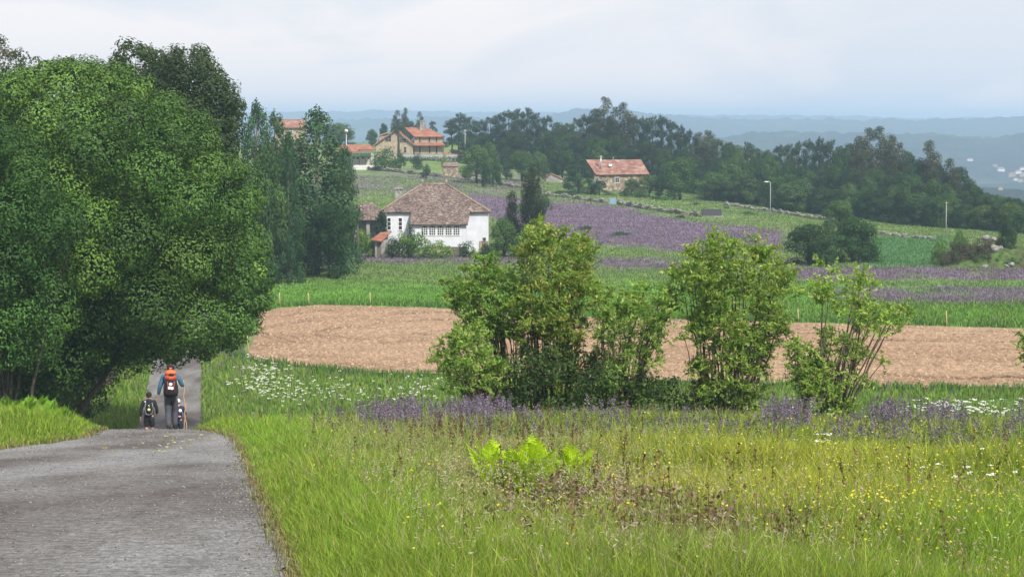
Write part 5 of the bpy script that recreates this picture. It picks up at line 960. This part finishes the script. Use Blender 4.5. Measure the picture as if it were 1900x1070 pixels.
# ================================================================ people
def skin(name, J, Ed, m, parent, sub=2, root=0):
    """J: list of (x,y,z, r or (rx,ry)); one continuous skinned surface"""
    me = bpy.data.meshes.new(name); me.from_pydata([j[:3] for j in J], Ed, []); o = bpy.data.objects.new(name, me); COL.objects.link(o); me.materials.append(m); o.parent = parent
    md = o.modifiers.new('skin', 'SKIN'); md.use_smooth_shade = True
    if not me.skin_vertices: bpy.context.view_layer.update()
    for i, j in enumerate(J):
        r = j[3]; me.skin_vertices[0].data[i].radius = r if isinstance(r, tuple) else (r, r); me.skin_vertices[0].data[i].use_root = (i == root)
    s = o.modifiers.new('sub', 'SUBSURF'); s.levels = sub; s.render_levels = sub; return o
def person(name, label, loc, rz, sc, pose, mats):
    """pose: dict of joints in metres for a 1.8 m figure facing +y"""
    root = thing(name, label, 'person', loc, rz, None, sc); p = pose; J = []; Ed = []; ix = {}
    def j(k, v, r, par=None):
        J.append((*v, r)); ix[k] = len(J) - 1
        if par is not None: Ed.append((ix[par], ix[k]))
    j('pel', p['pel'], (.13, .1)); j('waist', p['waist'], (.125, .09), 'pel'); j('chest', p['chest'], (.15, .1), 'waist'); j('neck', p['neck'], .06, 'chest'); j('head', p['head'], (.078, .09), 'neck'); j('crown', tuple(Vector(p['head']) + Vector((0, .0, .11))), (.07, .08), 'head')
    hd = Vector(p['head']); j('nose', tuple(hd + Vector((0, .115, .0))), .016, 'head')
    for s in ('l', 'r'):
        sg = -1 if s == 'l' else 1; j('ear' + s, tuple(hd + Vector((sg * .088, 0, .01))), .018, 'head')
        j('sh' + s, p['sh' + s], .065, 'chest'); j('el' + s, p['el' + s], .045, 'sh' + s); j('wr' + s, p['wr' + s], .028, 'el' + s)
        w = Vector(p['wr' + s]); d = (w - Vector(p['el' + s])).normalized(); sd2 = Vector((0, 1, 0)) if abs(d.y) < .8 else Vector((0, 0, -1)); pm = w + d * .075; j('palm' + s, tuple(pm), (.03, .022), 'wr' + s)
        for q in range(4):
            off = sd2 * (.024 - .016 * q); a_ = pm + off + d * .045; ln = (.052, .062, .057, .045)[q]; cur = Vector((-sg * .5, .2, 0)) * (1.4 if p.get('grip') == s else .45); j(f'f{q}a' + s, tuple(a_), .0085, 'palm' + s); j(f'f{q}b' + s, tuple(a_ + (d + cur * .5).normalized() * ln * .55), .008, f'f{q}a' + s); j(f'f{q}c' + s, tuple(a_ + (d + cur * .5).normalized() * ln * .55 + (d + cur * 1.8).normalized() * ln * .5), .007, f'f{q}b' + s)
        t_ = pm + sd2 * .035 - d * .02; j('tha' + s, tuple(t_), .010, 'palm' + s); j('thb' + s, tuple(t_ + sd2 * .02 + d * .04), .008, 'tha' + s)
        j('hip' + s, p['hip' + s], .085, 'pel'); j('kn' + s, p['kn' + s], .055, 'hip' + s); j('calf' + s, tuple(Vector(p['kn' + s]).lerp(Vector(p['an' + s]), .35) + Vector((0, -.015, 0))), .055, 'kn' + s); j('an' + s, p['an' + s], .036, 'calf' + s); j('toe' + s, tuple(Vector(p['an' + s]) + Vector((0, .13, -.06))), .032, 'an' + s)
    body = skin('body', J, Ed, mats['skin'], root); P = lambda k: Vector(p[k])
    # jacket
    Jc = [(*(P('pel') - Vector((0, 0, .07))), (.18, .14)), (*P('waist'), (.18, .135)), (*P('chest'), (.2, .14)), (*(P('neck') - Vector((0, 0, .02))), (.085, .08))]; Ec = [(0, 1), (1, 2), (2, 3)]
    for s in ('l', 'r'):
        n = len(Jc); Jc += [(*P('sh' + s), .088), (*(P('sh' + s).lerp(P('el' + s), .5)), .072), (*P('el' + s), .064), (*(P('el' + s).lerp(P('wr' + s), .9)), .046)]; Ec += [(2, n), (n, n + 1), (n + 1, n + 2), (n + 2, n + 3)]
    skin('jacket', Jc, Ec, mats['jacket'], root)
    low = mats.get('short', 1.0); Jt = [(*(P('pel') + Vector((0, 0, .12))), (.16, .12)), (*(P('pel') - Vector((0, 0, .03))), (.175, .135))]; Et = [(0, 1)]
    for s in ('l', 'r'):
        n = len(Jt)
        if low == 1.0: Jt += [(*P('hip' + s), .118), (*P('hip' + s).lerp(P('kn' + s), .5), .112), (*P('kn' + s), .09), (*P('kn' + s).lerp(P('an' + s), .5), .084), (*(P('an' + s) - Vector((0, 0, .02))), .078)]
        else: Jt += [(*P('hip' + s), .12), (*P('hip' + s).lerp(P('kn' + s), .5), .115), (*P('kn' + s), .1)]
        Et += [(1, n)] + [(n + i, n + i + 1) for i in range(len(Jt) - n - 1)]
    skin('shorts' if low < 1 else 'trousers', Jt, Et, mats['trousers'], root)
    for s in ('l', 'r'):
        a = P('an' + s); mb = MB(); mb.blob((a.x, a.y + .05, a.z - .055), (.052, .145, .05), .0, 2); mb.tube([(a.x, a.y - .01, a.z - .05), (a.x, a.y - .005, a.z + .045)], [.055, .05], 10); mb.build('boot', mats['boot'], root)
    mb = MB(); h = hd + Vector((0, 0, .085)); n = 12
    mb.blob((h.x, h.y - .005, h.z), (.105, .118, .1), .0, 3); mb.build('cap' if 'cap' in mats else 'hair', mats.get('cap', mats.get('hair')), root); cp = kids(root)[-1]
    if 'cap' in mats:
        mb = MB(); v = []; f = []
        for i in range(9): a_ = math.pi * (i / 8); v += [(h.x + math.cos(a_) * .09, h.y + .07 + math.sin(a_) * .045, h.z - .02), (h.x + math.cos(a_) * .095, h.y + .08 + math.sin(a_) * .12, h.z - .035)]
        for i in range(8): f.append((2 * i, 2 * i + 1, 2 * i + 3, 2 * i + 2))
        v2 = [(a_, b_, c - .008) for a_, b_, c in v]; f2 = [tuple(18 + t for t in q[::-1]) for q in f]; mb.add(v + v2, f + f2); mb.build('peak', mats['cap'], cp)
        if 'capmark' in mats: mb = MB(); mb.blob((h.x, h.y - .105, h.z - .01), (.05, .022, .036), 0, 1); mb.build('patch', mats['capmark'], cp)
        mb = MB(); mb.blob((hd.x, hd.y - .02, hd.z + .02), (.094, .09, .085), 0, 2); mb.build('hair', mats['hair'], root)
    return root
SKIN_ = plain('skin', (.52, .28, .19), .6, .06); BLK = plain('black_cloth', (.02, .02, .023), .85, .3); GRY = plain('grey_trousers', (.075, .078, .092), .85, .2, 9); BLU = plain('blue_jacket', (.045, .11, .18), .8, .25, 7); ORG = plain('orange_nylon', (.72, .14, .04), .6, .2, 9); HAIR = plain('brown_hair', (.05, .03, .02), .8, .3); NAVY = plain('navy_cloth', (.025, .03, .06), .85, .2); WCL = plain('white_cloth', (.75, .76, .8), .7, .06); DGR = plain('dark_grey_nylon', (.07, .08, .09), .6, .2); YEL = plain('yellow_patch', (.7, .62, .2), .6, .1); BOOT = plain('boot_leather', (.035, .028, .024), .8, .3); RED = plain('red_strap', (.45, .07, .05), .6, .2)
STICK = plain('peeled_stick', (.36, .22, .11), .7, .25, 8)
def pose(lift=0, **kw):
    p = dict(pel=(0, 0, .95), waist=(0, .01, 1.12), chest=(0, .03, 1.36), neck=(0, .05, 1.52), head=(0, .08, 1.62), shl=(-.2, .02, 1.44), shr=(.2, .02, 1.44), ell=(-.29, -.02, 1.16), elr=(.29, .0, 1.17), wrl=(-.36, .06, .93), wrr=(.3, .1, .98), hipl=(-.095, 0, .88), hipr=(.095, 0, .88), knl=(-.1, .02, .5), knr=(.1, .1, .51), anl=(-.1, -.06, .1), anr=(.1, .14, .1)); p.update(kw); return p
def stick(name, label, top, bot, r=.014, wob=.02):
    top, bot = Vector(top), Vector(bot); root = thing(name, label, 'walking stick', bot); d = top - bot; mb = MB(); n = 9
    mb.tube([d * (i / n) + Vector((math.sin(i * 1.9) * wob * (i not in (0, n)), 0, 0)) for i in range(n + 1)], [r * (.8 + .35 * i / n) for i in range(n + 1)], 8); mb.build('shaft', STICK, root); mb = MB(); mb.tube([(0, 0, -.01), d * .02], [r * .5, r * .85], 8); mb.build('tip', STEEL, root)
head_ = lambda px: -math.atan2((px - 950) / F, 1)   # walking straight away along the road
def walker_frame(px, Y, zoff=0): b = at(px, Y); b.z = H(b.x, b.y) + .045; return b
# man
Y1 = 54.9; b1 = walker_frame(318, Y1); RZ = .17
pm = pose(anl=(-.075, -.1, .09), knl=(-.085, .02, .5), anr=(.1, .1, .09), knr=(.11, .13, .51), hipl=(-.09, 0, .88), ell=(-.3, -.05, 1.18), wrl=(-.345, .02, .95), elr=(.32, -.02, 1.22), wrr=(.335, .2, 1.2), shl=(-.21, .03, 1.44), shr=(.21, .03, 1.44), grip='r')
S1 = 1.0
person('person', 'hiker in blue jacket and grey trousers walking away with an orange topped backpack', b1, RZ, S1, pm, dict(skin=SKIN_, jacket=BLU, trousers=GRY, boot=BOOT, cap=BLK, capmark=ORG, hair=HAIR))
def pack(name, label, b, rz, sc, fn): root = thing(name, label, 'backpack', b, rz, None, sc); fn(root); return root
def pk1(root):
    mb = MB(); 
    prof = [(.96, .185, .1), (1.06, .205, .125), (1.2, .2, .13), (1.33, .185, .12), (1.42, .165, .1)]
    V = []; n = 16
    for z, rx, ry in prof:
        for i in range(n): a = 2 * math.pi * i / n; c_, s_ = math.cos(a), math.sin(a); V.append((rx * math.copysign(abs(c_) ** .6, c_), -.245 + ry * math.copysign(abs(s_) ** .6, s_), z))
    Fc = [(j * n + i, j * n + (i + 1) % n, (j + 1) * n + (i + 1) % n, (j + 1) * n + i) for j in range(len(prof) - 1) for i in range(n)] + [tuple(range(n))[::-1], tuple((len(prof) - 1) * n + i for i in range(n))]
    mb.add(V, Fc, True); mb.build('main_bag', BLK, root)
    mb = MB(); mb.blob((0, -.25, 1.47), (.17, .13, .1), .03, 3, 2); mb.build('lid', plain('dark_orange_nylon', (.42, .07, .03), .6, .3, 9), root); mb = MB(); mb.blob((0, -.22, 1.6), (.155, .11, .085), .03, 3, 3); mb.build('bedroll', ORG, root)
    mb = MB(); mb.blob((.02, -.34, 1.56), (.08, .04, .045), .03, 2, 3); mb.build('lid_pocket', DARK, root)
    for s in (-1, 1): mb = MB(); mb.tube([(s * .1, -.13, 1.12), (s * .15, .02, 1.1), (s * .155, .18, 1.28), (s * .14, .12, 1.5), (s * .11, -.08, 1.54), (s * .1, -.16, 1.46)], .022, 6); mb.build('shoulder_strap', BLK, root)
    for i, (x, z, r_) in enumerate([(.0, 1.3, .045), (-.035, 1.2, .05), (.035, 1.19, .048)]):
        mb = MB(); v = [(x, -.385, z + r_)]; n = 9
        for q in range(n + 1): a = math.pi * (1.08 + .84 * q / n); rr2 = r_ * (1.25 if q % 2 else 1.1); v.append((x + math.cos(a) * rr2, -.392 - .012 * math.sin(math.pi * q / n), z + r_ + math.sin(a) * rr2 * 1.5))
        v2 = [(a_, b_ + .018, c) for a_, b_, c in v]; m2 = len(v); f = [(0, q, q + 1) for q in range(1, n + 1)] + [(m2, m2 + q + 1, m2 + q) for q in range(1, n + 1)] + [(q, m2 + q, m2 + q + 1, q + 1) for q in range(0, n + 1)]; mb.add(v + v2, f); mb.build('scallop_shell', WCL, root)
    for x in (-.09, .1): mb = MB(); mb.tube([(x, -.375, 1.38), (x * .8, -.395, 1.22), (x * 1.1, -.37, 1.08)], .011, 5); mb.build('compression_strap', RED, root)
    mb = MB(); mb.blob((.17, -.24, 1.3), (.03, .035, .09), 0, 2); mb.build('bottle', plain('pale_plastic', (.5, .55, .45), .4, .1), root)
pack('backpack', 'black backpack with orange bedroll and white scallop shells on the tall hiker', b1, RZ, S1, pk1)
M1 = Vector((math.cos(RZ), math.sin(RZ), 0)); M2 = Vector((-math.sin(RZ), math.cos(RZ), 0)); loc = lambda b, x, y, z, s=1: b + (M1 * x + M2 * y + Vector((0, 0, z))) * s
bt = at(345.5, 54.3); bt.z = H(bt.x, bt.y) + .03; stick('walking_stick', 'long crooked wooden stick in the right hand of the tall hiker', loc(b1, .345, .28, 1.34), bt, .016, .022)
# left walker
Y2 = 72.; b3 = walker_frame(277.5, Y2); S2 = 1.02
p2 = pose(elr=(.28, -.02, 1.17), wrr=(.27, .12, .98), ell=(-.29, -.02, 1.16), wrl=(-.3, .05, .9), anl=(-.09, -.14, .16), knl=(-.095, .04, .52), anr=(.1, .12, .1))
person('person', 'hiker in black top and shorts with bare calves, left on the road', b3, RZ, S2, p2, dict(skin=SKIN_, jacket=BLK, trousers=BLK, boot=BOOT, cap=BLK, hair=HAIR, short=.6))
def pk2(root):
    mb = MB(); mb.blob((0, -.23, 1.28), (.15, .13, .27), .02, 3, 5); mb.build('main_bag', BLK, root); mb = MB(); mb.blob((0, -.22, 1.5), (.12, .11, .1), .02, 2, 5); mb.build('lid', BLK, root)
    for s in (-1, 1): mb = MB(); mb.tube([(s * .11, -.3, 1.46), (s * .15, -.31, 1.25), (s * .1, -.33, 1.06), (0, -.34, 1.03)], .016, 6); mb.build('side_strap', plain('grey_strap', (.2, .24, .26), .6), root); mb = MB(); mb.tube([(s * .1, -.1, 1.1), (s * .15, .1, 1.15), (s * .14, .14, 1.38), (s * .11, -.1, 1.53)], .02, 6); mb.build('shoulder_strap', DGR, root)
    mb = MB(); mb.blob((.0, -.355, 1.22), (.055, .02, .05), 0, 2); mb.build('round_badge', YEL, root); mb = MB(); mb.tube([(-.02, -.35, 1.38), (.02, -.36, 1.35), (0, -.36, 1.31)], .014, 5); mb.build('tag', WCL, root); mb = MB(); mb.blob((-.13, -.3, 1.5), (.035, .02, .02), 0, 1); mb.build('corner_patch', WCL, root)
pack('backpack', 'slim black backpack with grey edging and a round yellow badge', b3, RZ, S2, pk2)
# third walker, mostly hidden behind the tall hiker
Y3 = 73.; b4 = walker_frame(331, Y3); S3 = .9
person('person', 'hiker in navy clothes and white cap, mostly hidden behind the tall hiker', b4, RZ, S3, pose(elr=(.3, 0, 1.2), wrr=(.3, .17, 1.12)), dict(skin=SKIN_, jacket=NAVY, trousers=NAVY, boot=BOOT, cap=WCL, hair=HAIR))
def pk3(root):
    mb = MB(); mb.blob((0, -.22, 1.3), (.16, .12, .24), .02, 3, 5); mb.build('main_bag', NAVY, root); mb = MB(); mb.blob((.09, -.31, 1.36), (.075, .045, .07), 0, 2, 5); mb.build('white_pouch', WCL, root); mb = MB(); mb.blob((.06, -.32, 1.12), (.07, .03, .04), 0, 1); mb.build('pink_badge', plain('pink_cloth', (.45, .2, .3), .7), root)
pack('backpack', 'navy backpack with a white pouch on the half hidden hiker', b4, RZ, S3, pk3)
bt = at(339, 72.6); bt.z = H(bt.x, bt.y) + .03; stick('walking_stick', 'thin wooden stick of the half hidden hiker', loc(b4, .31, .26, 1.25, S3), bt, .014, .008)
# grit lying on the road
Y = 11.5 * (56 / 11.5) ** rng.random(9000); l, r = road_edges(Y); e_ = rng.random(len(Y)); e_ = np.where(rng.random(len(Y)) < .35, 1 - .08 * rng.random(len(Y)) ** 2, e_); X = l + (r - l) * e_
P = np.stack([X, Y, Hn(X, Y) + .022 + .035 * (1 - (2 * e_ - 1) ** 2)], 1); s_ = (rng.uniform(.003, .009, len(Y)) * (.7 + Y / 60))[:, None, None]; base = np.array([[-1, -1, -.3], [1, -1, -.3], [1, 1, -.3], [-1, 1, -.3], [0, 0, .8]])
V = P[:, None] + base[None] * s_ * rng.uniform(.5, 1.5, (len(Y), 5, 3)); o = np.arange(len(Y))[:, None] * 5; tri = np.concatenate([o + np.array([[a_, b_, 4]]) for a_, b_ in ((0, 1), (1, 2), (2, 3), (3, 0))])
gc = rnd_pal(len(Y), [(.22, .22, .21), (.06, .055, .05), (.17, .16, .15), (.1, .09, .085), (.27, .27, .26)]); GRIT, t, b = mat('grit', .9); ag = N(t, 'ShaderNodeAttribute', attribute_name='Col'); t.links.new(ag.outputs['Color'], b.inputs['Base Color'])
tag(mesh_np('road_grit', V.reshape(-1, 3), None, tri, GRIT, None, np.repeat(gc, 5, 0)), 'loose light and dark grit lying on the worn road', 'grit', kind='stuff')
# dry leaves lying on the road
n = 110; X = rng.uniform(-9.4, -6.2, n); Y = rng.uniform(37, 54, n); kk = roadmask(X, Y, -.3) & (rng.random(n) < np.clip((X + 9.2) / 1.6, 0, 1)); X, Y = X[kk], Y[kk]
P = np.stack([X, Y, Hn(X, Y) + .06], 1); Nn = np.tile([0, 0, 1.], (len(X), 1)) + .25 * unit(len(X)); Nn /= np.linalg.norm(Nn, axis=1, keepdims=True)
o = leaf_mesh(P, Nn, .1, .07, rnd_pal(len(X), [(.5, .45, .15), (.42, .38, .2), (.3, .28, .12)]), 'fallen_leaves', GRASS); tag(o, 'yellow leaves and grass clippings scattered on the road before the hikers', 'leaves', kind='stuff')

# ================================================================ haze
HZ, t, b = mat('haze_air'); t.nodes.remove(b); pv = N(t, 'ShaderNodeVolumePrincipled'); pv.inputs['Color'].default_value = (.56, .775, 1.0, 1); pv.inputs['Density'].default_value = 2.7e-4; pv.inputs['Anisotropy'].default_value = .1
t.links.new(pv.outputs[0], t.nodes['Material Output'].inputs['Volume'])
mb = MB(); mb.box(-6500, 6500, -70, 12600, -125, 66); o = mb.build('haze', HZ); tag(o, kind='stuff')
# the first of every tree kind that was never planted is removed
for L in PR.values():
    for pr, _ in L:
        if pr['used'] == 0:
            for c in kids(pr): bpy.data.objects.remove(c)
            bpy.data.objects.remove(pr)
for o in COL.objects:
    if 'used' in o: del o['used']
